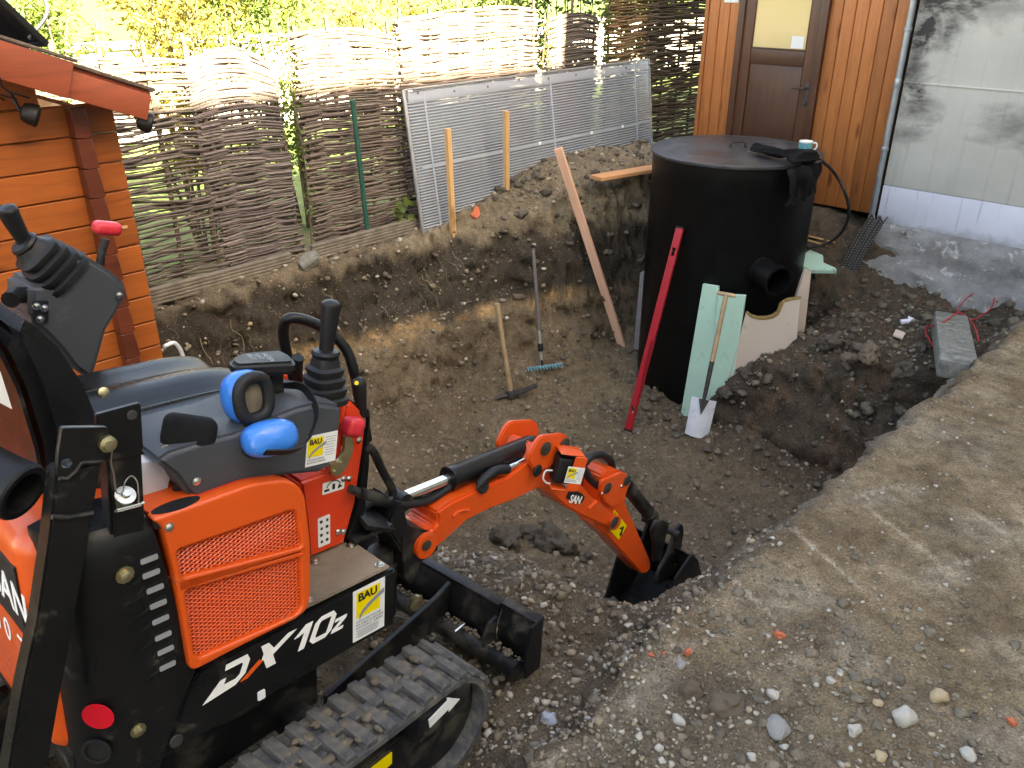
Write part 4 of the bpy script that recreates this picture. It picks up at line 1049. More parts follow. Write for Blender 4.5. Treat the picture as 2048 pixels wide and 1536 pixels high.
def build_spade():
    p0, p1 = W(4.31, 2.285, zg(4.31, 2.285) + .0), W(4.60, 2.216, -.165); d = p1 - p0; L = d.length; z = d.normalized()
    x = Vector((.93, -.25, 0)); x = (x - z * x.dot(z)).normalized(); y = z.cross(x)
    m = Matrix((x, y, z)).transposed().to_4x4(); m.translation = p0
    t = thing('garden_spade', 'spade with bright steel blade and wooden shaft leaning on mint foam', 'spade', mw=m)
    V, Fc = [], []; nx, nz = 12, 10; Wd, Hb = .165, .255
    for side in (0, 1):
        for i in range(nx + 1):
            for k in range(nz + 1):
                u = i / nx * 2 - 1; a = k / nz; w = Wd * (.47 + .03 * a)
                V.append((u * w, .018 * u * u - .010 * (1 - a) + (.0025 if side else 0), Hb * a - (.010 * (1 - u * u) if k == 0 else 0)))
    n1 = (nx + 1) * (nz + 1)
    for i in range(nx):
        for k in range(nz):
            a = i * (nz + 1) + k; Fc.append((a, a + 1, a + nz + 2, a + nz + 1)); b = a + n1; Fc.append((b, b + nz + 1, b + nz + 2, b + 1))
    for i in range(nx):
        for k in (0, nz): a = i * (nz + 1) + k; Fc.append((a, a + nz + 1, a + nz + 1 + n1, a + n1) if k == 0 else (a, a + n1, a + nz + 1 + n1, a + nz + 1))
    for k in range(nz):
        for i in (0, nx): a = i * (nz + 1) + k; Fc.append((a, a + n1, a + n1 + 1, a + 1))
    link('blade', mesh_of(V, Fc), 'spade_steel', t)
    tube('socket', [(0, -.008, Hb - .06), (0, -.008, Hb + .03), (0, -.004, Hb + .26)], [.007, .014, .0165], 'dark_iron', t, 12)
    prism('strap', [(-.035, Hb), (.035, Hb), (0, Hb - .11)], 'y', -.012, -.004, 'dark_iron', t, .002)
    tube('shaft', [(0, -.004, Hb + .22), (0, 0, L * .7), (0, 0, L - .012)], [.0165, .0165, .015], 'handle_wood', t, 12)
    lathe('grip', [(.008, -.062), (.013, -.05), (.014, 0), (.013, .05), (.008, .062)], (0, 0, L - .008), (1, 0, 0), 'handle_wood', t, 12)
build_spade()
def build_pick():
    p0 = on_z(1022, 803, -1.085); s, o = so(p0); p0.z = zg(s, o) + .03
    p1 = on_o(994, 607, .97)
    d = p1 - p0; z = d.normalized(); L = d.length
    x = Vector((.95, .25, 0)); x = (x - z * x.dot(z)).normalized(); y = z.cross(x); m = Matrix((x, y, z)).transposed().to_4x4(); m.translation = p0
    t = thing('pickaxe', 'pickaxe with worn wooden handle standing on its head against the pit wall', 'pickaxe', mw=m)
    tube('handle', [(0, 0, -.02), (0, 0, .12), (0, 0, L * .6), (0, 0, L)], [.022, .019, .016, .018], 'handle_wood', t, 12)
    lathe('eye', [(.020, -.03), (.032, -.025), (.034, .02), (.026, .035)], (0, 0, .0), (0, 0, 1), 'dark_iron', t, 16)
    tube('point', spline([(-.02, 0, .0), (-.09, 0, -.002), (-.16, 0, -.022), (-.205, 0, -.04)], 4), [.018, .018, .017, .016, .015, .014, .013, .012, .011, .009, .007, .005, .003], 'dark_iron', t, 8)
    prism('mattock_blade', [(.02, -.014), (.10, -.004), (.18, .012), (.20, .02), (.195, .03), (.10, .012), (.02, .012)], 'y', -.03, .03, 'dark_iron', t, .003)
build_pick()
def build_rake():
    p0 = on_z(1083, 772, -1.12); s, o = so(p0); p0.z = zg(s, o) + .035
    p1 = on_o(1066, 494, .80)
    d = p1 - p0; z = d.normalized(); L = d.length
    x = Vector((.97, .22, 0)); x = (x - z * x.dot(z)).normalized(); y = z.cross(x); m = Matrix((x, y, z)).transposed().to_4x4(); m.translation = p0
    t = thing('garden_rake', 'garden rake with grey tube handle and blue toothed head at the pit wall', 'rake', mw=m)
    tube('lower_tube', [(0, 0, .0), (0, 0, .28)], .012, 'silver_tube', t, 12)
    tube('handle_tube', [(0, 0, .27), (0, 0, L)], .0145, 'grey_tube', t, 12)
    lathe('clamp', [(.018, 0), (.020, .01), (.020, .05), (.017, .06)], (0, 0, .11), (0, 0, 1), 'black_plastic', t, 14)
    lathe('end_cap', [(.0155, 0), (.0155, .02), (.010, .026)], (0, 0, L - .01), (0, 0, 1), 'black_plastic', t, 12)
    tube('ferrule', [(0, -.01, -.012), (0, 0, .06)], .010, 'black_plastic', t, 10)
    box('head_bar', (.33, .012, .022), (-.01, -.012, -.008), 'rake_blue', t, .003)
    for k in range(14): box('tine', (.008, .05, .010), (-.165 + .0238 * k, -.040, -.012), 'rake_blue', t, .002, rot=(R(18), 0, 0))
build_rake()

# ================================================================ RIGHT-HAND SHELF: KERB STONE, CABLE, SCRAPS
def build_kerb_stone():
    a = on_z(1900, 630, -.22); b = on_z(1920, 728, -.18)
    d = (b - a); L = d.length
    t_ = link('kerb_stone', from_bm(bm_box(.19, L, .11, c=(0, 0, 0), bev=.012)), 'concrete_block')
    me = t_.data
    for v in me.vertices: v.co += Vector((mnoise.noise(v.co * 9), mnoise.noise(v.co * 9 + Vector((4, 0, 0))), mnoise.noise(v.co * 9 + Vector((0, 7, 0))))) * .012
    z = d.normalized(); x = z.cross(Vector((0, 0, 1))).normalized(); y = x.cross(z)
    m = Matrix((x, z, y)).transposed().to_4x4(); m.translation = (a + b) / 2 - Vector((0, 0, .045)); t_.matrix_world = m
    tag(t_, 'mossy grey concrete kerb stone lying at the pit edge', 'kerb stone')
build_kerb_stone()
def cable(pix, z, r=.0045):
    return [on_z(x, y, z if not isinstance(z, list) else z[i]) for i, (x, y) in enumerate(pix)]
tag(tube('red_cable', cable([(1958, 682), (1950, 655), (1935, 635), (1915, 622), (1925, 605), (1945, 588), (1970, 580), (1988, 588), (1985, 610), (1968, 628), (1940, 640), (1918, 625), (1880, 648), (1852, 655), (1856, 675), (1872, 700), (1888, 722)],
    [-.20, -.22, -.24, -.26, -.27, -.27, -.26, -.26, -.27, -.27, -.24, -.20, -.20, -.29, -.29, -.28, -.27]), .0045, 'cable_red', None, 6, smooth=5), 'thin red cable looping on the rubble by the kerb stone', 'cable')
for i, (px, py, pts, lab) in enumerate(((1812, 643, [(-.05, -.02), (-.01, -.03), (.05, -.02), (.04, .03), (.01, .0), (-.04, .015)], 'crumpled white paper scrap on the dark rubble by the footing'),
                          (1796, 673, [(-.05, -.03), (.04, -.035), (.05, .025), (-.04, .03)], 'flat pale board scrap on the dark rubble below the paper scrap'))):
    p = on_z(px, py, -.36); s, o = so(p); p.z = zg(s, o) + .006
    b = link('paper_scrap' if i == 0 else 'board_scrap', from_bm(bm_prism(pts, 'z', 0, .012 if i else .02, .002)), 'paper' if i == 0 else 'foam_pink'); b.location = p; b.rotation_euler = (R(8), R(-6), R(20 + 40 * i)); tag(b, lab, 'scrap')
# ================================================================ MINI EXCAVATOR
def mframe(hd, pd):
    h, p = R(hd), R(pd)
    X = Vector((math.sin(h) * math.cos(p), math.cos(h) * math.cos(p), math.sin(p))); Y = Vector((-math.cos(h), math.sin(h), 0)); return X, Y, X.cross(Y)
UF = mframe(43, -6); TF = mframe(39, -6)
MO = Vector((-.8195, 1.5156, -.1918))
UM = Matrix(UF).transposed().to_4x4(); UM.translation = MO
UI = UM.inverted()
TM = Matrix(TF).transposed().to_4x4(); TM.translation = MO
TU = UI @ TM                                     # track frame seen from the upper body
TI = TM.inverted()
def UL(px, py, pl, v):
    i = 'xyz'.index(pl); n = UF[i]; return UI @ hit(px, py, MO + n * v, n)
def TL(px, py, pl, v):
    i = 'xyz'.index(pl); n = TF[i]; return TI @ hit(px, py, MO + n * v, n)
def PY(pix, y): return [(lambda q: (q.x, q.z))(UL(a, b, 'y', y)) for a, b in pix]
def PYT(pix, y): return [(lambda q: (q.x, q.z))(TL(a, b, 'y', y)) for a, b in pix]
FACE_R = Matrix(((1, 0, 0, 0), (0, 0, -1, 0), (0, 1, 0, 0), (0, 0, 0, 1)))       # local x->x, y->z, normal -> -y
def at_face(x, y, z, rot=0.0): return Matrix.Translation((x, y, z)) @ FACE_R @ Matrix.Rotation(rot, 4, 'Z')
MX = thing('mini_excavator', 'small orange and black tracked mini excavator digging with its boom', 'excavator', mw=UM)

def bau_sticker(parent, m, w, h, side=False):
    """m: x right, y up, z out of the surface; origin lower left"""
    st = link('sticker', from_bm(bm_box(w, h, .0008, c=(w / 2, h / 2, .0004))), 'white_sticker', parent, m, smooth=False)
    yw = w * (.74 if not side else .5); yh = h * (.50 if not side else .62); y0 = h * .44 if not side else h * .30; x0 = w * .10 if not side else w * .04
    link('yellow_field', from_bm(bm_box(yw, yh, .0006, c=(x0 + yw / 2, y0 + yh / 2, .0012))), 'yellow_sticker', st, smooth=False)
    sw = []
    for k in range(9):
        t = k / 8; sw.append((x0 + yw * (.12 + 1.05 * t), y0 + yh * (.02 + .62 * t ** .62)))
    pts = [(x, y + .085 * yh) for x, y in sw] + [(x, y - .085 * yh) for x, y in sw[::-1]]
    link('swoosh', from_bm(bm_prism(pts, 'z', .0016, .0021)), 'grey_print', st, smooth=False)
    text_mesh('BAU', yw * .43, 'black_print', st, 'lettering', Matrix.Translation((x0 + yw * .06, y0 + yh * .66, .0022)), bold=yw * .012, extrude=.0002, space=.95)
    if not side:
        text_mesh('SÜDDEUTSCHE\nBAUMASCHINEN\nHANDELS GMBH', h * .062, 'grey_print', st, 'lettering', Matrix.Translation((w * .10, h * .345, .0012)), bold=.0002, extrude=.0002, space=1.25)
        for k in range(6): box('print_line', (w * (.72 - .1 * (k % 2)), h * .010, .0004), (w * .46, h * (.185 - .026 * k), .0011), 'grey_print', st, 0)
    else:
        for k in range(8): box('print_line', (w * (.36 - .08 * (k % 2)), h * .014, .0004), (w * .78, h * (.86 - .085 * k), .0011), 'grey_print', st, 0)
        text_mesh('SÜDDEUTSCHE\nBAUMASCHINEN', h * .09, 'grey_print', st, 'lettering', Matrix.Translation((x0, h * .17, .0012)), extrude=.0002)
    return st

def build_body():
    # ---- lower frame and deck
    fr = prism('main_frame', [(-.236, .49), (.343, .505), (.346, .665), (-.150, .655), (-.186, .603)], 'y', -.36, .36, 'black_paint', MX, .006)
    prism('engine_bay', [(-.36, .50), (.10, .66), (.10, .86), (-.02, .96), (-.34, .96)], 'y', -.30, .30, 'black_plastic', MX, .01)
    lathe('slew_ring', [(.24, .36), (.24, .40), (.20, .405), (.20, .47), (.25, .475), (.25, .50)], (0, 0, 0), (0, 0, 1), 'black_steel', MX, 32)
    plate = prism('deck_plate', [(.098, -.352), (.332, -.352), (.332, -.10), (.20, -.10), (.098, -.19)], 'z', .668, .676, 'dusty_plate', MX, .002)
    for x, y in ((.115, -.335), (.315, -.335), (.315, -.225), (.21, -.225)): bolt(plate, (x, y, .676), (0, 0, 1), .008)
    # seam, small label and lettering on the side panel
    q0, q1 = UL(432, 1393, 'y', -.3615), UL(655, 1266, 'y', -.3615); w = q1.x - q0.x
    L = .060
    def glyph(polys, mat='chalk_white'):
        for p in polys: prism('lettering', [(q0.x + (x + .42 * y) * L, q0.z + .004 + y * L) for x, y in p], 'y', -.3618, -.3608, mat, fr, 0)
    D = [[(-.42, -.15), (.72, .0), (1.0, .28), (1.0, .76), (.82, 1.0), (.02, 1.0), (.06, .78), (.68, .78), (.76, .70), (.76, .34), (.64, .24), (.20, .24), (.20, .48), (.0, .48)]]
    glyph(D)
    x0 = 1.02
    glyph([[(x0 + .55, .42), (x0 + .95, .42), (x0 + 1.75, 1.02), (x0 + 1.40, 1.02), (x0 + .95, .70), (x0 + .62, 1.02), (x0 + .32, 1.02), (x0 + .55, .66)]])
    glyph([[(x0 + .62, .44), (x0 + 1.0, .44), (x0 + 1.28, .0), (x0 + .90, .0)]])
    glyph([[(x0 - .12, 0), (x0 + .16, 0), (x0 + .62, .40), (x0 + .42, .52)]], 'orange_paint')
    glyph([[(x0 + 1.80, .62), (x0 + 2.15, 1.0), (x0 + 2.45, 1.0), (x0 + 2.45, 0), (x0 + 2.20, 0), (x0 + 2.20, .70), (x0 + 1.98, .62)]])
    x1 = x0 + 2.62
    glyph([[(x1, .18), (x1 + .2, 0), (x1 + .75, 0), (x1 + .95, .2), (x1 + .95, .18), (x1 + .75, .18), (x1 + .70, .18), (x1 + .28, .18), (x1 + .22, .26), (x1 + .22, .5), (x1, .5)],
           [(x1, .5), (x1 + .22, .5), (x1 + .22, .74), (x1 + .28, .82), (x1 + .70, .82), (x1 + .73, .78), (x1 + .73, .19), (x1 + .95, .19), (x1 + .95, .8), (x1 + .75, 1.0), (x1 + .2, 1.0), (x1, .82)]])
    x2 = x1 + 1.02
    glyph([[(x2, 0), (x2 + .52, 0), (x2 + .52, .12), (x2 + .22, .12), (x2 + .52, .42), (x2 + .52, .55), (x2, .55), (x2, .43), (x2 + .30, .43), (x2, .13)]])
    s = UL(523, 1390, 'y', -.3615); prism('small_label', roundpoly(rect(s.x - .009, s.z - .012, s.x + .009, s.z + .012), .004), 'y', -.3622, -.3605, 'white_sticker', fr, 0)
    a = UL(706, 1286, 'y', -.3612); b = UL(770, 1150, 'y', -.3612)
    bau_sticker(fr, at_face(a.x, -.3606, a.z), b.x - a.x, .142)
    lathe('bolt_recess', [(.014, 0), (.013, .004)], UL(352, 1481, 'y', -.361), (0, -1, 0), 'dark_iron', fr, 16)

    # ---- ventilated side cover
    out = PY([(297, 1037), (322, 1050), (345, 1140), (378, 1342), (608, 1222), (618, 1195), (618, 1085), (607, 990), (592, 966), (565, 957), (500, 965), (400, 1002)], -.366)
    out = roundpoly(out, .018, 3)
    h1 = roundpoly(PY([(350, 1098), (580, 1018), (590, 1024), (601, 1092), (362, 1152)], -.366), .01)
    gap = PY([(356, 1166), (600, 1098), (600, 1103), (358, 1171)], -.366)
    h2 = roundpoly(PY([(367, 1178), (598, 1108), (601, 1212), (588, 1228), (396, 1312), (386, 1306)], -.366), .01)
    cv = curve_plate('side_cover', [out, h1, gap, h2], 'y', -.374, -.344, 'orange_paint', MX, .006)
    cx = sum(p[0] for p in out) / len(out); cz = sum(p[1] for p in out) / len(out)
    inn = [(cx + (x - cx) * .97, cz + (z - cz) * .97) for x, z in out]
    prism('radiator_screen', inn, 'y', -.343, -.336, 'red_orange_paint', cv, 0)
    prism('hood', inn, 'y', -.335, -.02, 'orange_paint', MX, .02, seg=3)
    def clip(poly, p, d):
        ts = []; n = len(poly)
        for i in range(n):
            a, b = Vector(poly[i]), Vector(poly[(i + 1) % n]); e = b - a; den = d.x * e.y - d.y * e.x
            if abs(den) < 1e-9: continue
            w = a - p; t = (w.x * e.y - w.y * e.x) / den; u = (w.x * d.y - w.y * d.x) / den
            if 0 <= u <= 1: ts.append(t)
        return (min(ts), max(ts)) if len(ts) >= 2 else None
    for hole in (h1, h2):
        J = Join(); c = sum((Vector(p) for p in hole), Vector((0, 0))) / len(hole)
        for sgn in (1, -1):
            d = Vector((1, .50 * sgn - .02)).normalized(); nn = Vector((-d.y, d.x))
            for k in range(-40, 41):
                r = clip(hole, c + nn * (k * .0078), d)
                if not r or r[1] - r[0] < .004: continue
                a = c + nn * (k * .0078) + d * r[0]; b = c + nn * (k * .0078) + d * r[1]
                J.tube([(a.x, -.362 + .0004 * sgn, a.y), (b.x, -.362 + .0004 * sgn, b.y)], .0013, 4, False)
        g = J.build('grille_mesh', 'orange_paint', cv); g['kind'] = 'stuff'
    for px, py in ((338, 1054),): bolt(cv, UL(px, py, 'y', -.374), (0, -1, 0), .006, 'chrome', 'screw')

    # ---- rear guard, lofted round the corner
    zs = [.44, .49, .56, .60, .655, .75, .85, .93, .985, 1.01, 1.022]; rings = []
    for z in zs:
        x0 = np.interp(z, [.44, .49, .603, .655, 1.02], [-.262, -.24, -.190, -.160, -.214]); ins = 0 if z < 1.0 else (z - 1.0) * 1.1
        rings.append([(x0, -.358 + ins), (-.27, -.362 + ins), (-.315, -.358 + ins), (-.345, -.340 + ins), (-.362, -.315 + ins * .6), (-.372, -.285), (-.376, -.25), (-.30, -.22), (x0, -.24)])
    V = [(x, y, z) for r, z in zip(rings, zs) for x, y in r]; n = 9; Fc = []
    for i in range(len(zs) - 1):
        for k in range(n): k2 = (k + 1) % n; Fc.append((i * n + k2, i * n + k, (i + 1) * n + k, (i + 1) * n + k2))
    Fc.append(tuple(range(n))); Fc.append(tuple(range((len(zs) - 1) * n, len(zs) * n))[::-1])
    gd = link('rear_guard', mesh_of(V, Fc), 'black_paint', MX, ang=30)
    for px, py in ((297, 1119), (301, 1148), (309, 1178), (315, 1209), (320, 1240), (325, 1272), (330, 1301), (334, 1332)):
        q = UL(px, py, 'y', -.364)
        ln = prism('louvre', [(q.x - .055, q.z - .016), (q.x - .018, q.z - .006), (q.x + .020, q.z - .004), (q.x + .020, q.z + .011), (q.x - .016, q.z + .009), (q.x - .022, q.z - .002)], 'y', -.3655, -.355, 'black_plastic', gd, .002)
        prism('vent_insert', roundpoly(rect(q.x - .015, q.z - .004, q.x + .016, q.z + .007), .003, 2), 'y', -.3672, -.365, 'alu_strip', ln, 0)
    for px, py, r in ((249, 1149, .011), (276, 1460, .010)): bolt(gd, UL(px, py, 'y', -.3625), (0, -1, 0), r, 'brass_zinc')
    nrm = Vector((-.72, -.70, 0)).normalized()
    def on_corner(px, py, sc=1.0):
        p0 = Vector((-.347, -.339, 0)); wn = UM.to_3x3() @ nrm; return UI @ hit(px, py, UM @ p0, wn)
    q = on_corner(198, 1430); lathe('reflector_sticker', [(.0285, 0), (.0285, .0015), (.0, .0016)], q + nrm * .003, nrm, 'red_print', gd, 28)
    q = on_corner(195, 1500); lathe('guard_hole', [(.027, 0), (.027, .006), (.021, .006), (.021, .001), (0, .001)], q + nrm * .001, nrm, 'soft_rubber', gd, 24)

    # ---- rear bonnet
    bn = link('rear_bonnet', from_bm(bm_box(.26, .60, .50, c=(-.272, .02, .77), bev=.055, seg=5)), 'orange_paint', MX)
    b0 = UL(0, 1114, 'x', -.4035); b1 = UL(0, 1218, 'x', -.4035); zt, zb = b0.z + .015, b1.z + .02
    bm_ = link('name_band', from_bm(bm_box(.004, .52, zt - zb, c=(-.4025, .02, (zt + zb) / 2), bev=.001, seg=1)), 'black_print', bn)
    FB = Matrix(((0, 0, -1, 0), (-1, 0, 0, 0), (0, 1, 0, 0), (0, 0, 0, 1)))
    text_mesh('DOOSAN', (zt - zb) * .66, 'chalk_white', bn, 'lettering', Matrix.Translation((-.4049, .125, zb + (zt - zb) * .26)) @ FB, bold=.0016, space=.98)
    text_mesh('DX10 Z', .072, 'chalk_white', bn, 'lettering', Matrix.Translation((-.4035, .06, zb - .075)) @ FB, bold=-.0002, space=1.25)
    box('tail_bumper', (.10, .62, .10), (-.33, .02, .50), 'black_paint', MX, .02)

    # ---- folded roll bar
    leg = prism('roll_bar_leg', PY([(205, 922), (186, 1026), (178, 1080), (148, 1246), (114, 1430), (88, 1580), (10, 1580), (45, 1377), (74, 1246), (98, 1080), (108, 990), (113, 945)], -.392), 'y', -.392, -.350, 'black_paint', MX, .004)
    cl = PY([(124, 856), (216, 854), (221, 880), (219, 905), (205, 925), (160, 925), (150, 945), (135, 955), (113, 955), (116, 910)], -.397)
    hole = circ(*PY([(133, 926)], -.397)[0], .008)
    curve_plate('hinge_plate', [roundpoly(cl, .004, 2), hole], 'y', -.397, -.385, 'black_paint', leg, .0015)
    for pts in ([(118, 956), (134, 957), (150, 943), (163, 925), (204, 922)], [(104, 1034), (140, 1034), (186, 1026)]):
        tube('weld_seam', [UL(a, b, 'y', -.3945) for a, b in pts], .0045, 'black_steel', leg, 6)
    post = prism('roll_bar_post', PY([(214, 915), (284, 900), (292, 1065), (224, 1085)], -.352), 'y', -.352, -.315, 'black_paint', MX, .004)
    prism('hinge_plate', PY([(193, 830), (282, 806), (287, 893), (284, 905), (212, 925), (206, 905), (196, 880)], -.362), 'y', -.362, -.350, 'black_paint', post, .002)
    box_p = UL(215, 916, 'y', -.36); tube('weld_seam', [UL(212, 918, 'y', -.357), UL(284, 900, 'y', -.357)], .005, 'black_steel', post, 6)
    q = UL(264, 830, 'y', -.3615); lathe('pin_boss', [(.009, 0), (.008, .002)], q, (0, -1, 0), 'dark_iron', post, 16)
    pn_ = UL(212, 885, 'y', -.397); lathe('hinge_pin', [(.013, 0), (.0135, .010), (.009, .012), (.009, .016), (.004, .017)], pn_, (0, -1, 0), 'brass_zinc', leg, 18)
    lp = UL(246, 1000, 'y', -.355); lk = lathe('lock_pin', [(.012, -.02), (.012, .012), (.017, .013), (.017, .018), (.008, .019), (.007, .026)], lp, (.05, -.55, .75), 'zinc', post, 18)
    c0 = UL(232, 1023, 'y', -.37); c1 = UL(282, 1010, 'y', -.37); tube('lynch_pin', [c0, c1, c1 + Vector((.003, -.006, .006)), c0 + Vector((0, -.006, .006)), c0], .0025, 'chrome', lk, 6)
    tube('wire_lanyard', [pn_ + Vector((0, -.015, 0)), UL(225, 895, 'y', -.41), UL(222, 925, 'y', -.40), UL(228, 950, 'y', -.38), UL(232, 982, 'y', -.375), UL(240, 988, 'y', -.372)], .0014, 'zinc', leg, 5, smooth=6)
    tube('wire_lanyard', [UL(246, 985, 'y', -.372), UL(250, 965, 'y', -.37), UL(262, 952, 'y', -.37), UL(274, 962, 'y', -.37), UL(277, 985, 'y', -.37), UL(277, 1008, 'y', -.37)], .0012, 'zinc', post, 5, smooth=6)
    # hollow foam sleeve lying on the bonnet
    e = UL(45, 985, 'y', -.31)
    lathe('pipe_sleeve', [(.044, -.16), (.047, -.02), (.049, -.014), (.049, .0), (.046, .004), (.036, .004), (.034, -.02), (.034, -.14), (0, -.14)], e, (.42, -.80, -.28), 'black_plastic', MX, 32)
    # hose port in the top of the hood
    hp = UL(352, 1012, 'z', 1.028)
    link('hose_port', from_bm(bm_prism([(hp.x + .045 * math.cos(a), hp.y + .017 * math.sin(a)) for a in [2 * math.pi * k / 24 for k in range(24)]], 'z', 1.000, 1.0305)), 'soft_rubber', MX, smooth=False)
    # papers stuffed behind the seat
    box('document_bundle', (.10, .03, .20), (-.20, -.26, 1.0), 'paper', MX, .004, rot=(R(8), R(12), 0))
build_body()

def build_seat():
    sbm = bm_box(.44, .42, .12, c=(-.03, .0, 1.02), bev=.05, seg=6)
    bmesh.ops.subdivide_edges(sbm, edges=[e for e in sbm.edges if e.calc_length() > .1], cuts=14, use_grid_fill=True)
    st = link('seat_cushion', from_bm(sbm), 'vinyl_seat', MX, ang=60)
    me = st.data
    for v in me.vertices:
        u = v.co.y / .21
        if v.co.z > 1.03: v.co.z += .030 * (1 - abs(u) ** 2.5) - .03 * max(0, v.co.x / .19) ** 3 + .012 * math.cos(u * 7)
    for y in (-.075, .075): tube('seam', [(-.2, y, 1.098), (0, y, 1.098), (.10, y, 1.092), (.15, y, 1.07)], .004, 'vinyl_seat', st, 6, smooth=4)
    prof = PY([(36, 632), (75, 655), (125, 700), (175, 775), (206, 850), (212, 905), (165, 985), (108, 1000), (98, 900), (62, 780), (14, 680)], -.20)
    bk = prism('seat_back', prof, 'y', -.20, .20, 'vinyl_seat', MX, .028, seg=4)
    edge = PY([(0, 640), (14, 675), (62, 775), (98, 895), (112, 985)], -.2)
    V = []
    for x, z in edge:
        for y in (-.185, .185): V.append((x - .012, y, z))
    for x, z in edge:
        for y in (-.185, .185): V.append((x - .018, y, z - .003))
    n = len(edge); Fc = []
    for i in range(n - 1):
        a = 2 * i; Fc.append((a, a + 1, a + 3, a + 2)); b = a + 2 * n; Fc.append((b, b + 2, b + 3, b + 1))
        Fc.append((a, a + 2, a + 2 + 2 * n, a + 2 * n)); Fc.append((a + 1, a + 1 + 2 * n, a + 3 + 2 * n, a + 3))
    link('back_shell', mesh_of(V, Fc), 'black_paint', bk)
    for px, py in ((16, 716), (25, 795)):
        q = UL(px, py, 'y', -.19)
    # instruction label on the seat shell
    q = UL(0, 780, 'y', -.205)
    lb = PY([(-30, 720), (0, 742), (24, 818), (-30, 790)], -.203); prism('paper_label', lb, 'y', -.2045, -.2015, 'white_sticker', bk, 0)
    lathe('belt_bolt', [(.010, 0), (.010, .008), (.006, .010)], UL(205, 785, 'y', -.16), (0, -1, .3), 'brass_zinc', MX, 16)
    # belt reel in its fabric cover
    c = UL(378, 866, 'y', -.29); d = (UL(415, 880, 'y', -.29) - UL(345, 850, 'y', -.29)).normalized()
    rl = link('belt_reel_cover', from_bm(bm_box(.095, .062, .066, c=(0, 0, 0), bev=.018, seg=4)), 'cloth_black', MX, Matrix.Translation(c) @ Matrix.Rotation(R(-28), 4, 'Z') @ Matrix.Rotation(R(14), 4, 'Y') @ Matrix.Rotation(R(-18), 4, 'X'))
    tube('belt_clasp', [UL(340, 880, 'y', -.29), UL(322, 905, 'y', -.29), UL(312, 922, 'y', -.29)], [.010, .007, .006], 'black_plastic', MX, 8)
build_seat()

def joystick(base, axis, lean, parent, rb=.047, rt=.027, hb=.105, hg=.125):
    j = lathe('joystick_boot', [(rb, 0), (rb, .012), (rb * .86, .016), (rb * .92, .026), (rb * .92, .034), (rb * .76, .038), (rb * .84, .048), (rb * .84, .055), (rb * .68, .060), (rb * .76, .070), (rb * .76, .076), (rb * .6, .082), (rt * .95, hb * .9), (rt * .8, hb)], base, axis, 'soft_rubber', parent, 24, 3.5)
    a = Vector(axis).normalized(); p = Vector(base) + a * hb; l = Vector(lean)
    lathe('grip_collar', [(.018, -.006), (.028, -.004), (.031, .004), (.028, .010), (.018, .013)], p, a, 'black_plastic', j, 20)
    pts = [p, p + l * .25, p + l * .55 + a * .003, p + l * .85 + a * .004, p + l * .97, p + l * 1.02]
    tube('grip', spline(pts, 4), [.0165, .016, .0155, .0155, .016, .0165, .0172, .018, .0185, .019, .0195, .020, .0205, .0205, .020, .0195, .018, .016, .013, .009, .004], 'black_plastic', j, 16)
    return j

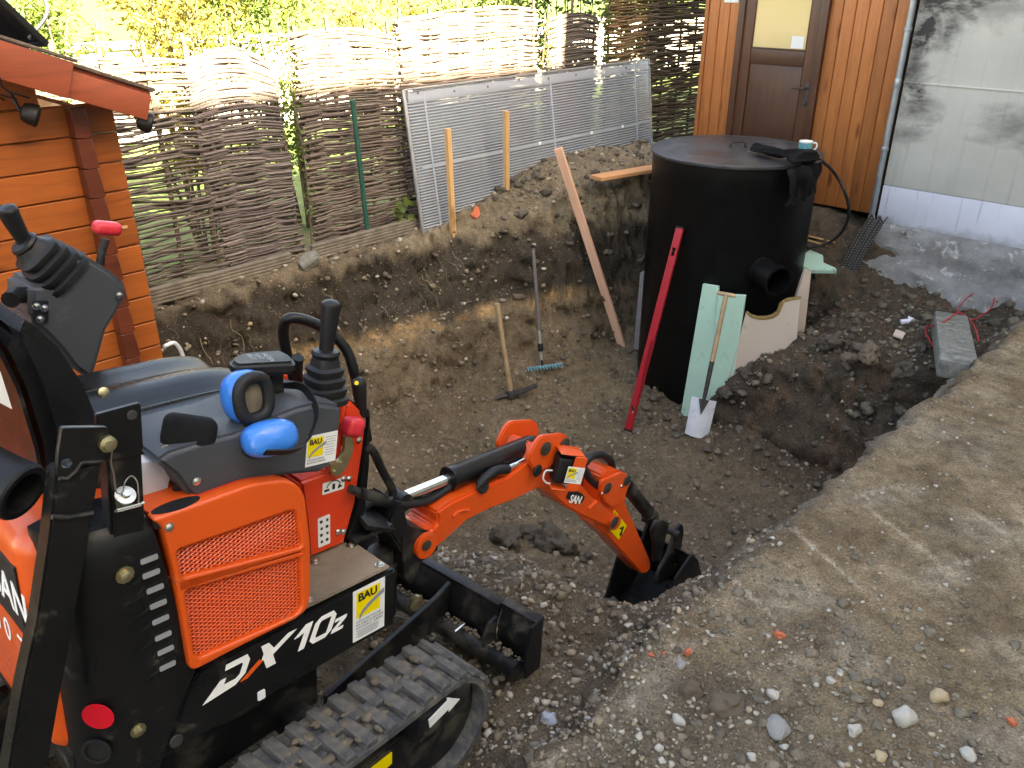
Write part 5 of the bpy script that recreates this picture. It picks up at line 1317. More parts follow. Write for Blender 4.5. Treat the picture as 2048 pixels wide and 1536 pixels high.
def build_controls():
    # ---- console beside the seat on the near side
    pr = PY([(313, 925), (340, 905), (420, 880), (470, 868), (540, 838), (600, 815), (640, 806), (687, 812), (684, 850), (664, 934), (650, 945), (562, 954), (470, 976), (388, 1001), (372, 985), (352, 955)], -.335)
    cn = prism('control_console', pr, 'y', -.335, -.155, 'grey_plastic', MX, .012, seg=3)
    bolt(cn, UL(393, 962, 'y', -.337), (0, -1, 0), .006, 'chrome', 'screw'); bolt(cn, UL(333, 905, 'y', -.31), (0, -1, .4), .009, 'brass_zinc')
    # decals
    a = UL(610, 935, 'y', -.3365); bau_sticker(cn, at_face(a.x, -.3362, a.z, R(-6)), .075, .068, True)
    z = UL(490, 845, 'y', -.30).z
    lb = [UL(px, py, 'y', -.30) for px, py in ((470, 832), (500, 815), (528, 828), (495, 850))]
    m = sum(lb, Vector()) / 4
    link('pictogram_label', mesh_of([v + Vector((0, 0, .006)) for v in lb], [(3, 2, 1, 0)]), 'white_sticker', cn, smooth=False)
    ct = [lb[0].lerp(lb[2], t) for t in (.25, .5, .75)]
    for k, v in enumerate(ct): lathe('pictogram', [(.004, 0), (.004, .0008), (.0015, .0009)], v + Vector((.004 * (k - 1), 0, .0075)), (0, 0, 1), 'black_print', cn, 8)
    # arm pad on its bracket
    pc = UL(525, 728, 'y', -.25)
    pad = link('arm_pad', from_bm(bm_prism(roundpoly([(-.066, -.030), (.052, -.044), (.062, .0), (.052, .040), (-.030, .042), (-.066, .010)], .016, 4), 'z', -.014, .014, .008, 3)), 'black_plastic', MX, Matrix.Translation(pc) @ Matrix.Rotation(R(-10), 4, 'Z') @ Matrix.Rotation(R(4), 4, 'Y'))
    text_mesh('FASTEN\nSEAT\nBELT', .015, 'grey_print', pad, 'lettering', Matrix.Translation((.005, .024, .0142)) @ Matrix.Rotation(R(-90), 4, 'Z'), extrude=.0003, align='LEFT')
    br = prism('pad_bracket', [(pc.x + .018, pc.z - .015), (pc.x + .048, pc.z - .015), (pc.x + .050, pc.z - .125), (pc.x + .020, pc.z - .125)], 'y', pc.y + .002, pc.y + .010, 'black_steel', pad, .002)
    br.matrix_parent_inverse = pad.matrix_local.inverted()
    f = box('bracket_foot', (.075, .06, .008), (pc.x - .005, pc.y - .02, pc.z - .118), 'black_steel', pad, .002); f.matrix_parent_inverse = pad.matrix_local.inverted()
    for dx, dy in ((-.035, -.03), (.0, -.005), (.022, -.035)):
        b = bolt(pad, (pc.x + dx - .002, pc.y + dy - .01, pc.z - .114), (0, 0, 1), .0075, 'chrome'); b.matrix_parent_inverse = pad.matrix_local.inverted()
    # joystick
    joystick(UL(646, 802, 'y', -.245), (.08, .0, 1), Vector((.015, -.003, .118)), MX)
    # grab loop in front of the operator
    tube('grab_loop', [UL(592, 775, 'y', -.06), UL(572, 700, 'y', -.06), UL(567, 655, 'y', -.07), UL(585, 636, 'y', -.09), UL(640, 652, 'y', -.11), UL(688, 693, 'y', -.14), UL(708, 745, 'y', -.16), UL(722, 815, 'y', -.16), UL(735, 880, 'y', -.16)], .0125, 'black_paint', MX, 14, smooth=7)
    tube('spare_lever', [UL(600, 770, 'y', -.10), UL(592, 735, 'y', -.11), UL(596, 715, 'y', -.12)], [.008, .016, .014], 'black_plastic', MX, 12, smooth=4)
    # front column with its decals
    col = prism('front_column', PY([(600, 965), (655, 945), (676, 880), (690, 806), (704, 803), (735, 836), (728, 900), (712, 1010), (690, 1088), (618, 1118), (612, 1050)], -.215), 'y', -.215, .10, 'red_orange_paint', MX, .008, seg=3)
    prism('front_plate', PY([(704, 802), (738, 820), (742, 826), (740, 930), (733, 1010), (722, 1062), (690, 1110), (691, 1088), (712, 1010), (728, 900), (735, 838)], -.210), 'y', -.21, .14, 'black_paint', MX, .004)
    for px, py in ((698, 957), (718, 880), (676, 1063), (687, 1063), (687, 957)): bolt(col, UL(px, py, 'y', -.216), (0, -1, 0), .0055, 'chrome', 'screw')
    def decal(px, py, w, h, rot, marks):
        q = UL(px, py, 'y', -.2158); m = at_face(q.x, -.2156, q.z, rot)
        d = link('pictogram_decal', from_bm(bm_prism(roundpoly(rect(-w / 2, -h / 2, w / 2, h / 2), .003, 2), 'z', 0, .0008)), 'white_sticker', col, m, smooth=False)
        for mk in marks: link('pictogram', from_bm(bm_prism(mk, 'z', .0009, .0014)), 'black_print', d, smooth=False)
    arc = [(.022 * math.cos(a) , .024 * math.sin(a) - .008) for a in [R(20 + 14 * k) for k in range(11)]] + [(.0195 * math.cos(a), .0215 * math.sin(a) - .008) for a in [R(160 - 14 * k) for k in range(11)]]
    decal(667, 972, .062, .030, R(-4), [arc, rect(-.026, -.009, -.012, -.003), rect(-.004, -.008, .004, .006), [(.014, .002), (.026, -.006), (.012, -.010)]])
    mk = []
    for k in range(4): mk += [circ(-.008 + .016 * (k % 2), .028 - .018 * k, .0045, 8), rect(-.010 + .016 * ((k + 1) % 2), .024 - .018 * k, -.004 + .016 * ((k + 1) % 2), .031 - .018 * k)]
    decal(648, 1062, .034, .080, R(0), mk)
    decal(690, 905, .022, .040, R(2), [rect(-.008, .004, .008, .006), rect(-.008, -.006, .006, -.004), circ(0, .012, .004, 8)])
    # brass locking quadrant and red knob
    qd = PY([(690, 870), (706, 876), (708, 900), (694, 936), (676, 956), (662, 945), (660, 925), (676, 925), (690, 900)], -.235)
    q_ = prism('lock_quadrant', roundpoly(qd, .008, 3), 'y', -.235, -.225, 'brass_zinc', MX, .002)
    for px, py in ((680, 925), (668, 943)): bolt(q_, UL(px, py, 'y', -.2355), (0, -1, 0), .005, 'brass_zinc')
    kb = link('red_knob', from_bm(bm_box(.050, .042, .046, c=(0, 0, 0), bev=.015, seg=4)), 'red_plastic', MX, Matrix.Translation(UL(705, 853, 'y', -.24)) @ Matrix.Rotation(R(20), 4, 'Y'))
    # travel/blade lever with teardrop grip
    l0, l1 = UL(722, 850, 'y', -.20), UL(724, 822, 'y', -.20)
    lv = tube('blade_lever', [UL(712, 870, 'y', -.20), UL(727, 850, 'y', -.20), UL(724, 822, 'y', -.20)], .006, 'zinc', MX, 10, smooth=4)
    tube('lever_grip', [UL(723, 832, 'y', -.20), UL(722, 810, 'y', -.20), UL(719, 785, 'y', -.20), UL(718, 770, 'y', -.20), UL(718, 760, 'y', -.20), UL(718, 755, 'y', -.2)], [.012, .0135, .0165, .018, .014, .006], 'black_plastic', lv, 16)
    lathe('grip_mark', [(.005, 0), (.005, .001), (0, .0011)], UL(713, 766, 'y', -.216), (-.45, -.75, .45), 'yellow_sticker', lv, 12)
    # step bar
    tube('step_bar', [UL(738, 895, 'y', -.25), UL(748, 905, 'y', -.25), UL(764, 940, 'y', -.25), UL(783, 975, 'y', -.25), UL(785, 992, 'y', -.25), UL(772, 1003, 'y', -.25), UL(745, 996, 'y', -.245), UL(700, 977, 'y', -.235)], .0105, 'black_steel', MX, 12, smooth=6)
    tube('step_bar_sleeve', [UL(720, 985, 'y', -.243), UL(770, 1002, 'y', -.25)], .0135, 'black_steel', MX, 12)
    # hoses disappearing under the console
    for k in range(3): tube('control_hose', [UL(362 + 9 * k, 960, 'y', -.30 + .02 * k), UL(352 + 9 * k, 990, 'y', -.29 + .02 * k), UL(350 + 10 * k, 1020, 'y', -.27 + .02 * k), (-.10 + .02 * k, -.2, .9)], .010, 'soft_rubber', MX, 8, smooth=5)
    # ---- console on the far side, tipped up
    pr = PY([(59, 572), (112, 570), (150, 505), (186, 520), (226, 545), (259, 577), (257, 590), (215, 662), (186, 765), (150, 740), (110, 690), (59, 640)], .22)
    c2 = prism('control_console', pr, 'y', .22, .36, 'grey_plastic', MX, .012, seg=3)
    bolt(c2, UL(239, 590, 'y', .218), (0, -1, 0), .006, 'chrome', 'screw')
    prism('console_bracket', PY([(64, 603), (97, 601), (97, 645), (66, 640)], .215), 'y', .213, .218, 'black_steel', c2, .002)
    for px, py in ((73, 612), (89, 616), (80, 638)): bolt(c2, UL(px, py, 'y', .212), (0, -1, 0), .006, 'chrome')
    b = UL(128, 550, 'y', .27); tp = UL(52, 490, 'y', .27); top = UL(12, 408, 'y', .26); ax = (tp - b)
    joystick(b, ax, top - tp + Vector((0, 0, -.005)), MX, rb=.062, rt=.034, hb=ax.length, hg=.12)
    tube('lock_lever', [UL(200, 530, 'y', .26), UL(203, 505, 'y', .26), UL(212, 478, 'y', .26)], [.010, .009, .009], 'black_steel', MX, 8)
    link('red_knob', from_bm(bm_box(.058, .04, .030, c=(0, 0, .010), bev=.012, seg=4)), 'red_plastic', MX, Matrix.Translation(UL(213, 465, 'y', .26)) @ Matrix.Rotation(R(10), 4, 'Y'))
    tube('console_arm', [UL(20, 600, 'y', .22), UL(30, 590, 'y', .24), UL(70, 590, 'y', .27)], .018, 'black_plastic', MX, 10)
build_controls()

# ---------------------------------------------------------------- boom, arm and bucket (plane of the boom: y = -.15)
C8 = lambda pts: [(700 + a * .3662, 780 + b * .3662) for a, b in pts]
def build_boom():
    sb = prism('swing_bracket', PY([(787, 1000), (800, 1003), (812, 1050), (850, 1058), (868, 1075), (872, 1095), (852, 1112), (838, 1120), (820, 1168), (800, 1146), (800, 1105), (772, 1062), (768, 1040), (780, 1012)], -.19), 'y', -.205, -.095, 'black_steel', MX, .006)
    lathe('swing_barrel', [(.045, .36), (.045, .52), (.036, .525), (.036, .56)], (.47, -.15, 0), (0, 0, 1), 'black_steel', MX, 24)
    prism('gusset', PY([(803, 1075), (815, 1070), (818, 1165), (806, 1150)], -.21), 'y', -.213, -.205, 'black_steel', sb, .002)
    lathe('barrel_pin', [(.022, 0), (.022, .014), (.014, .016)], UL(828, 1203, 'y', -.24), (0, -1, 0), 'brass_zinc', MX, 18)
    box('hose_guard', (.10, .12, .014), (.395, -.19, .715), 'black_steel', MX, .003, rot=(R(14), R(28), 0))
    box('hose_guard', (.12, .14, .012), (.375, -.17, .690), 'black_steel', MX, .003)
    for k in range(3): tube('hydraulic_hose', [(.34, -.12 - .03 * k, .66), (.40, -.13 - .025 * k, .74), (.50, -.14 - .02 * k, .70), (.62, -.135 - .015 * k, .66), (.74, -.14 - .01 * k, .68)], .011, 'soft_rubber', MX, 10, smooth=6)
    # boom
    body = C8([(372, 800), (392, 778), (425, 768), (452, 762), (478, 735), (484, 700), (470, 672), (500, 650), (560, 610), (700, 545), (860, 480), (960, 400), (990, 350), (1015, 300), (1170, 330), (1250, 500), (1330, 590), (1400, 640), (1450, 690), (1462, 722), (1450, 750), (1425, 757), (1290, 702), (1180, 640), (1100, 572), (1040, 535), (900, 602), (760, 655), (640, 715), (545, 805), (440, 892), (405, 910), (375, 900), (355, 870), (355, 830)])
    # body is slimmer than its cheek plates
    bm = prism('boom', PY(body, -.205), 'y', -.205, -.095, 'boom_paint', MX, .007)
    for y0, y1 in ((-.222, -.206), (-.094, -.078)):
        ears = roundpoly(PY(C8([(960, 380), (1000, 290), (1035, 245), (1160, 233), (1190, 262), (1190, 310), (1150, 360), (1060, 430), (1000, 440)]), -.213), .02, 3)
        prism('cheek_plate', ears, 'y', y0, y1, 'boom_paint', bm, .004)
    foot = PY(C8([(412, 848)]), -.213)[0]
    for y0, y1 in ((-.222, -.204), (-.096, -.078)): prism('pivot_boss', circ(foot[0], foot[1], .038, 28), 'y', y0, y1, 'boom_paint', bm, .003)
    for px, r in (((418, 848), .015), ((1068, 320), .013), ((1170, 298), .013), ((1442, 722), .013)):
        (px_, py_), = C8([px]); q = UL(px_, py_, 'y', -.224); lathe('pivot_pin', [(r * 1.7, 0.0), (r * 1.7, .004), (r, .0045), (r, .006)] if px[0] > 500 else [(r, 0), (r, .003)], q, (0, -1, 0), 'dark_metal_pin', bm, 20)
    tip = PY(C8([(1445, 722)]), -.213)[0]
    for y0, y1 in ((-.224, -.204), (-.096, -.076)): prism('pivot_boss', circ(tip[0], tip[1], .028, 24), 'y', y0, y1, 'boom_paint', bm, .003)
    # raised stiffener ribs on the flank and the hand hole with its hose
    tube('stiffener', [UL(*p, 'y', -.206) for p in C8([(1300, 650), (1345, 605)])], .006, 'boom_paint', bm, 6)
    tube('stiffener', [UL(*p, 'y', -.206) for p in C8([(560, 690), (600, 660), (650, 655)])], .005, 'boom_paint', bm, 6, smooth=4)
    for pts in ([(705, 520), (740, 480), (800, 440), (862, 432)], ):
        tube('hydraulic_hose', [UL(*p, 'y', -.20) for p in C8(pts)], .0145, 'soft_rubber', bm, 10, smooth=5)
    tube('hose_end', [UL(*p, 'y', -.19) for p in C8([(862, 425), (895, 410)])], .010, 'chrome', bm, 10); tube('hose_end', [UL(*p, 'y', -.19) for p in C8([(893, 411), (948, 382)])], .008, 'chrome', bm, 10)
    lathe('hose_grommet', [(.020, 0), (.022, .004), (.018, .008), (.012, .008)], UL(*C8([(722, 525)])[0], 'y', -.205), (-.1, -1, .3), 'soft_rubber', bm, 18)
    lathe('hose_grommet', [(.018, 0), (.020, .004), (.016, .007), (.010, .007)], UL(*C8([(1020, 440)])[0], 'y', -.222), (0, -1, 0), 'soft_rubber', bm, 18)
    # boom cylinder
    a, b, c_, d = (UL(*p, 'y', -.15) for p in ((797, 998), (900, 952), (895, 954), (1068, 888)))
    ax = (d - a).normalized(); cyl0 = a + ax * ((c_ - a).dot(ax)); 
    lathe('cylinder_barrel', [(.030, 0), (.036, .002), (.036, .03), (.034, .034), (.034, (d - cyl0).length - .02), (.028, (d - cyl0).length)], cyl0, ax, 'black_paint', MX, 32)
    tube('piston_rod', [a, cyl0 + ax * .03], .0165, 'chrome', MX, 20)
    lathe('rod_eye', [(.026, -.03), (.026, .03)], a, (0, 1, 0), 'black_steel', MX, 20)
    # work lamp in an orange shroud
    q = UL(1133, 938, 'y', -.262)
    sh = Matrix.Translation(q) @ Matrix.Rotation(R(-33), 4, 'Z') @ Matrix.Rotation(R(10), 4, 'Y')
    lm = link('work_lamp', from_bm(bm_box(.062, .055, .088, c=(-.010, .006, 0), bev=.010, seg=3)), 'black_plastic', MX, sh)
    U_ = [(-.044, -.062), (.034, -.062), (.046, -.050), (.046, .050), (.034, .064), (-.044, .064), (-.044, .060), (.032, .060), (.041, .049), (.041, -.049), (.032, -.057), (-.044, -.057)]
    link('lamp_shroud', from_bm(bm_prism(U_, 'y', -.030, .036, .0015, 1)), 'boom_paint', lm)
    link('shroud_face', from_bm(bm_prism(roundpoly(rect(.004, -.057, .044, .060), .008, 3), 'y', -.034, -.029, .001, 1)), 'boom_paint', lm)
    bau_sticker(lm, at_face(-.012, -.0345, -.030), .056, .056, True)
    tube('lamp_cable', [(-.045, .0, -.01), (-.068, -.005, -.012), (-.072, -.01, -.035), (-.055, -.005, -.052), (-.04, .0, -.055)], .003, 'cable_white', lm, 6, smooth=5)
    # badge
    bp = roundpoly(PY(C8([(1180, 590), (1205, 540), (1262, 562), (1284, 585), (1262, 622), (1230, 612)]), -.208), .008, 2)
    prism('name_badge', bp, 'y', -.2085, -.2045, 'black_print', bm, 0)
    q0, q1 = UL(*C8([(1198, 596)])[0], 'y', -.209), UL(*C8([(1262, 606)])[0], 'y', -.209)
    an = math.atan2(q1.z - q0.z, q1.x - q0.x)
    text_mesh('SAN', .040, 'chalk_white', bm, 'lettering', at_face(q0.x - .002, -.2087, q0.z - .012, an), bold=.0008, space=.9)
    # arm
    arm = PY(C8([(1362, 520), (1372, 470), (1395, 430), (1440, 425), (1505, 455), (1522, 490), (1500, 560), (1500, 618), (1520, 660), (1640, 935), (1636, 975), (1612, 1000), (1585, 1000), (1420, 820), (1330, 735), (1345, 640)]), -.185)
    am = prism('arm', arm, 'y', -.190, -.110, 'boom_paint', MX, .006)
    for y0, y1 in ((-.205, -.191), (-.109, -.095)):
        prism('cheek_plate', roundpoly(PY(C8([(1358, 545), (1368, 490), (1400, 480), (1470, 448), (1508, 452), (1526, 492), (1505, 545), (1490, 610), (1420, 640), (1380, 600)]), -.198), .018, 3), 'y', y0, y1, 'boom_paint', am, .003)
    for p in ((1405, 535), (1512, 492)): lathe('pivot_pin', [(.020, 0), (.020, .004), (.013, .0045), (.013, .006)], UL(*C8([p])[0], 'y', -.2055), (0, -1, 0), 'dark_metal_pin', am, 18)
    for p in ((1378, 565), (1483, 525)): bolt(am, UL(*C8([p])[0], 'y', -.2055), (0, -1, 0), .005, 'chrome')
    ws = PY(C8([(1445, 655), (1512, 742), (1468, 818), (1418, 765)]), -.192); dc = prism('warning_decal', ws, 'y', -.1925, -.1895, 'yellow_sticker', am, 0)
    for pts in ([(1450, 665), (1447, 735), (1425, 765), (1420, 762), (1440, 690)], [(1470, 755), (1498, 742), (1480, 800), (1470, 790), (1485, 765)]): prism('pictogram', PY(C8(pts), -.1928), 'y', -.1932, -.1924, 'black_print', dc, 0)
    # bucket cylinder on the front of the arm, hose arch
    a, b = UL(*C8([(1492, 500)])[0], 'y', -.15), UL(*C8([(1690, 745)])[0], 'y', -.15); ax = (b - a).normalized(); LL = (b - a).length
    lathe('cylinder_barrel', [(.020, .0), (.028, .01), (.028, LL * .66), (.031, LL * .665), (.031, LL * .76), (.024, LL * .77)], a, ax, 'black_steel', MX, 24)
    tube('piston_rod', [a + ax * LL * .7, b], .013, 'dark_iron', MX, 14)
    tube('hydraulic_hose', [UL(*p, 'y', -.15) for p in C8([(1280, 400), (1320, 362), (1375, 355), (1420, 385), (1432, 425)])], .014, 'soft_rubber', MX, 10, smooth=6)
    for k in range(3): tube('hydraulic_hose', [UL(*p, 'y', -.13 - .022 * k) for p in C8([(1185, 330), (1262, 405 + 6 * k), (1310, 470 + 8 * k), (1365, 520 + 8 * k)])], .013, 'soft_rubber', MX, 10, smooth=5)
    # bucket: links, ears and curved shell
    for y in (-.205, -.105): prism('bucket_link', roundpoly(PY(C8([(1640, 770), (1665, 715), (1700, 705), (1735, 730), (1720, 790), (1690, 930), (1650, 935), (1655, 840)]), y), .012, 3), 'y', y - .008, y + .008, 'black_steel', MX, .003)
    lathe('bucket_pin', [(.016, -.09), (.016, .09)], UL(*C8([(1700, 745)])[0], 'y', -.15), (0, 1, 0), 'black_steel', MX, 16)
    bk = bpy.data.objects.new('bucket', None); COL.objects.link(bk); bk.parent = MX
    pv = UL(*C8([(1630, 965)])[0], 'y', -.15)                     # arm-end pivot
    prof_out = [(.085, .095), (.15, .04), (.205, -.05), (.20, -.155), (.125, -.24), (.0, -.275), (-.10, -.26)]
    po = [(pv.x + x, pv.z + z) for x, z in prof_out]
    pi = [(pv.x + x * .93 - .004, pv.z + z * .955 + .004) for x, z in prof_out]
    prism('bucket_shell', po + pi[::-1], 'y', -.285, -.015, 'black_steel', bk, 0)
    side = [(pv.x + x, pv.z + z) for x, z in [(-.02, .03)] + prof_out] 
    for y0, y1 in ((-.295, -.284), (-.016, -.005)): prism('side_plate', side, 'y', y0, y1, 'black_steel', bk, .002)
    for y0, y1 in ((-.222, -.206), (-.094, -.078)): prism('bucket_ear', roundpoly([(pv.x - .045, pv.z - .04), (pv.x - .035, pv.z + .03), (pv.x + .02, pv.z + .09), (pv.x + .055, pv.z + .20), (pv.x + .10, pv.z + .205), (pv.x + .125, pv.z + .15), (pv.x + .12, pv.z + .03), (pv.x + .10, pv.z - .06)], .02, 3), 'y', y0, y1, 'black_steel', bk, .003)
    for k in range(4): prism('bucket_tooth', [(pv.x - .08, pv.z - .276), (pv.x - .08, pv.z - .250), (pv.x - .160, pv.z - .246), (pv.x - .163, pv.z - .252)], 'y', -.28 + .068 * k, -.245 + .068 * k, 'black_steel', bk, .002)
    for x, z in ((.085, .01), (.03, -.085)): 
        tube('retaining_clip', [(pv.x + x, -.226, pv.z + z + .012), (pv.x + x + .01, -.230, pv.z + z + .015), (pv.x + x + .012, -.23, pv.z + z - .006), (pv.x + x - .004, -.228, pv.z + z - .012)], .003, 'chrome', bk, 6)
build_boom()

# ---------------------------------------------------------------- tracks, track frames and dozer blade
def build_track(y0, y1, near):
    xr, zr, rr = .415, .165, .152        # half wheelbase, axle height, belt radius
    def path(d, r):
        c = math.pi * r; L = 4 * xr + 2 * c; d %= L
        if d < 2 * xr: return Vector((-xr + d, 0, zr + r)), 0.0
        d -= 2 * xr
        if d < c: a = d / r; return Vector((xr + r * math.sin(a), 0, zr + r * math.cos(a))), a
        d -= c
        if d < 2 * xr: return Vector((xr - d, 0, zr - r)), math.pi
        d -= 2 * xr; a = d / r + math.pi; return Vector((-xr + r * math.sin(a), 0, zr + r * math.cos(a))), a
    L = 4 * xr + 2 * math.pi * rr; n = 120; th = .016
    V, Fc = [], []
    for k in range(n):
        p, a = path(L * k / n, rr); nr = Vector((math.sin(a), 0, math.cos(a)))
        for (yy, rd) in ((y0, 0), (y1, 0), (y1, -th), (y0, -th)): q = p + nr * rd; V.append((q.x, yy, q.z))
    for k in range(n):
        b, c = 4 * k, 4 * ((k + 1) % n)
        for i in range(4): j = (i + 1) % 4; Fc.append((b + i, b + j, c + j, c + i))
    tr = bpy.data.objects.new('track', None); COL.objects.link(tr); tr.parent = MX; tr.matrix_local = TU
    link('belt', mesh_of(V, Fc), 'track_rubber', tr)
    N = 42; hw = (y1 - y0)
    bm = bm_prism([(-.021, 0), (.021, 0), (.014, .019), (-.014, .019)], 'y', 0, hw * .56, .003, 1)
    for v in bm.verts: v.co += Vector((mnoise.noise(v.co * 60), mnoise.noise(v.co * 60 + Vector((3, 0, 0))), mnoise.noise(v.co * 60 + Vector((0, 5, 0))))) * .0025
    lug = from_bm(bm)
    J = Join()
    for k in range(N):
        for side in (0, 1):
            p, a = path(L * (k + .5 * side) / N, rr)
            m = Matrix.Translation((p.x, y0 + (.002 if side == 0 else hw * .44 - .002), p.z)) @ Matrix.Rotation(a, 4, 'Y')
            if near: link('lug', lug, 'track_rubber', tr, m)
            else: J.add([m @ v.co for v in lug.vertices], [tuple(f.vertices) for f in lug.polygons])
    if not near: o = J.build('lugs', 'track_rubber', tr); o['kind'] = 'stuff'
    # wheels and frame
    ym = (y0 + y1) / 2
    for x in (xr, -xr): lathe('idler_wheel' if x > 0 else 'drive_sprocket', [(.05, -.06), (.125, -.055), (.134, -.05), (.134, -.02), (.11, -.015), (.11, .015), (.134, .02), (.134, .05), (.125, .055), (.05, .06)], (x, ym, zr), (0, 1, 0), 'black_steel', tr, 28)
    for x in (-.22, 0, .22): lathe('track_roller', [(.03, -.07), (.05, -.065), (.05, -.03), (.035, -.025), (.035, .025), (.05, .03), (.05, .065), (.03, .07)], (x, ym, .065), (0, 1, 0), 'black_steel', tr, 18)
    fr = prism('track_frame', [(-.36, .10), (.36, .10), (.36, .20), (.30, .235), (-.30, .235), (-.36, .2)], 'y', y0 + .03, y1 - .03, 'black_steel', tr, .006)
    if near:
        # tension guard with its arrow, yellow decal
        gp = PYT([(862, 1422), (930, 1362), (942, 1366), (942, 1388), (900, 1440), (836, 1490), (832, 1470), (836, 1440)], y0 - .002)
        g = prism('idler_guard', gp, 'y', y0 - .004, y0 + .05, 'black_steel', tr, .006)
        ap = PYT([(858, 1440), (895, 1402), (895, 1396), (920, 1398), (898, 1424), (898, 1418), (860, 1456)], y0 - .006)
        prism('arrow_label', ap, 'y', y0 - .006, y0 - .003, 'white_sticker', g, 0)
        yp = PYT([(740, 1538), (783, 1504), (783, 1526), (745, 1560)], y0 + .028); prism('yellow_label', yp, 'y', y0 + .026, y0 + .029, 'yellow_sticker', tr, 0)
        # caked mud on the belt
        rn = random.Random(3); J = Join()
        for k in range(150):
            d = rn.uniform(-.05, .30) if k < 90 else rn.uniform(.0, .85)
            p, a = path(d, rr); b = bmesh.new(); bmesh.ops.create_icosphere(b, subdivisions=2, radius=1)
            sx, sy, sz = rn.uniform(.006, .022), rn.uniform(.006, .026), rn.uniform(.006, .016) * (1.2 if k < 90 else .7)
            yy = rn.uniform(y0 + .02, y1 - .02)
            for v in b.verts:
                f = 1 + .45 * mnoise.noise(v.co * 1.6 + Vector((k, 0, 0))) + .25 * mnoise.noise(v.co * 4 + Vector((k, 0, 0)))
                v.co = Vector((v.co.x * sx * f + p.x, v.co.y * sy * f + yy, v.co.z * sz * f + p.z + .012))
            J.bm(b)
        o = J.build('mud', 'mud', tr, ang=180); o['kind'] = 'stuff'
build_track(-.50, -.315, True)
build_track(.315, .50, False)
def build_under():
    cf = bpy.data.objects.new('undercarriage', None); COL.objects.link(cf); cf.parent = MX; cf.matrix_local = TU
    box('centre_frame', (.46, .40, .14), (0, 0, .27), 'black_steel', cf, .01)
    for x in (-.13, .15): box('cross_tube', (.075, .80, .07), (x, 0, .20), 'black_steel', cf, .006)
    bl = bpy.data.objects.new('dozer_blade', None); COL.objects.link(bl); bl.parent = MX; bl.matrix_local = TU
    # push arms: curved steel plates
    for y in (-.135, .12): prism('push_arm', [(.30, .135), (.42, .165), (.55, .19), (.66, .215), (.74, .235), (.80, .26), (.80, .12), (.55, .10), (.30, .08)], 'y', y - .008, y + .008, 'black_steel', bl, .002)
    prof = [(.815, .26), (.797, .21), (.792, .17), (.800, .125), (.83, .085), (.842, .088), (.813, .13), (.806, .17), (.811, .21), (.829, .255)]
    mb = prism('mouldboard', prof, 'y', -.33, .42, 'black_steel', bl, .001)
    top = box('top_rail', (.035, .75, .012), (.825, .045, .262), 'black_steel', bl, .002)
    # hinged extension with end plate
    ex = prism('extension', [(x + .010, z) for x, z in prof], 'y', -.462, -.334, 'black_steel', bl, .001)
    box('top_rail', (.04, .135, .012), (.838, -.398, .264), 'black_steel', ex, .002)
    prism('end_plate', [(.780, .085), (.772, .16), (.79, .265), (.85, .270), (.855, .085)], 'y', -.470, -.461, 'black_steel', bl, .002)
    rib = prism('hinge_rib', [(.745, .09), (.738, .18), (.76, .225), (.80, .235), (.79, .16), (.80, .09)], 'y', -.338, -.326, 'black_steel', bl, .002)
    tube('lower_tube', [(.758, -.455, .125), (.758, .38, .125)], .030, 'black_steel', bl, 14)
    tube('lock_rod', [(.72, -.235, .165), (.765, -.235, .17)], .0055, 'chrome', bl, 8)
    rn = random.Random(6); J = Join()
    for k in range(160):
        b = bmesh.new(); bmesh.ops.create_icosphere(b, subdivisions=1, radius=1); r = rn.uniform(.003, .008); yy = rn.uniform(-.45, .1)
        for v in b.verts: v.co = v.co * (r * (1 + .4 * mnoise.noise(v.co * 3 + Vector((k, 0, 0))))) + Vector((0, 0, 0))
        o = Vector((.768 + rn.uniform(-.015, .015), yy, .155 + rn.uniform(-.004, .006)))
        for v in b.verts: v.co += o
        J.bm(b)
    o = J.build('soil_crumbs', 'mud', bl, ang=180); o['kind'] = 'stuff'
build_under()

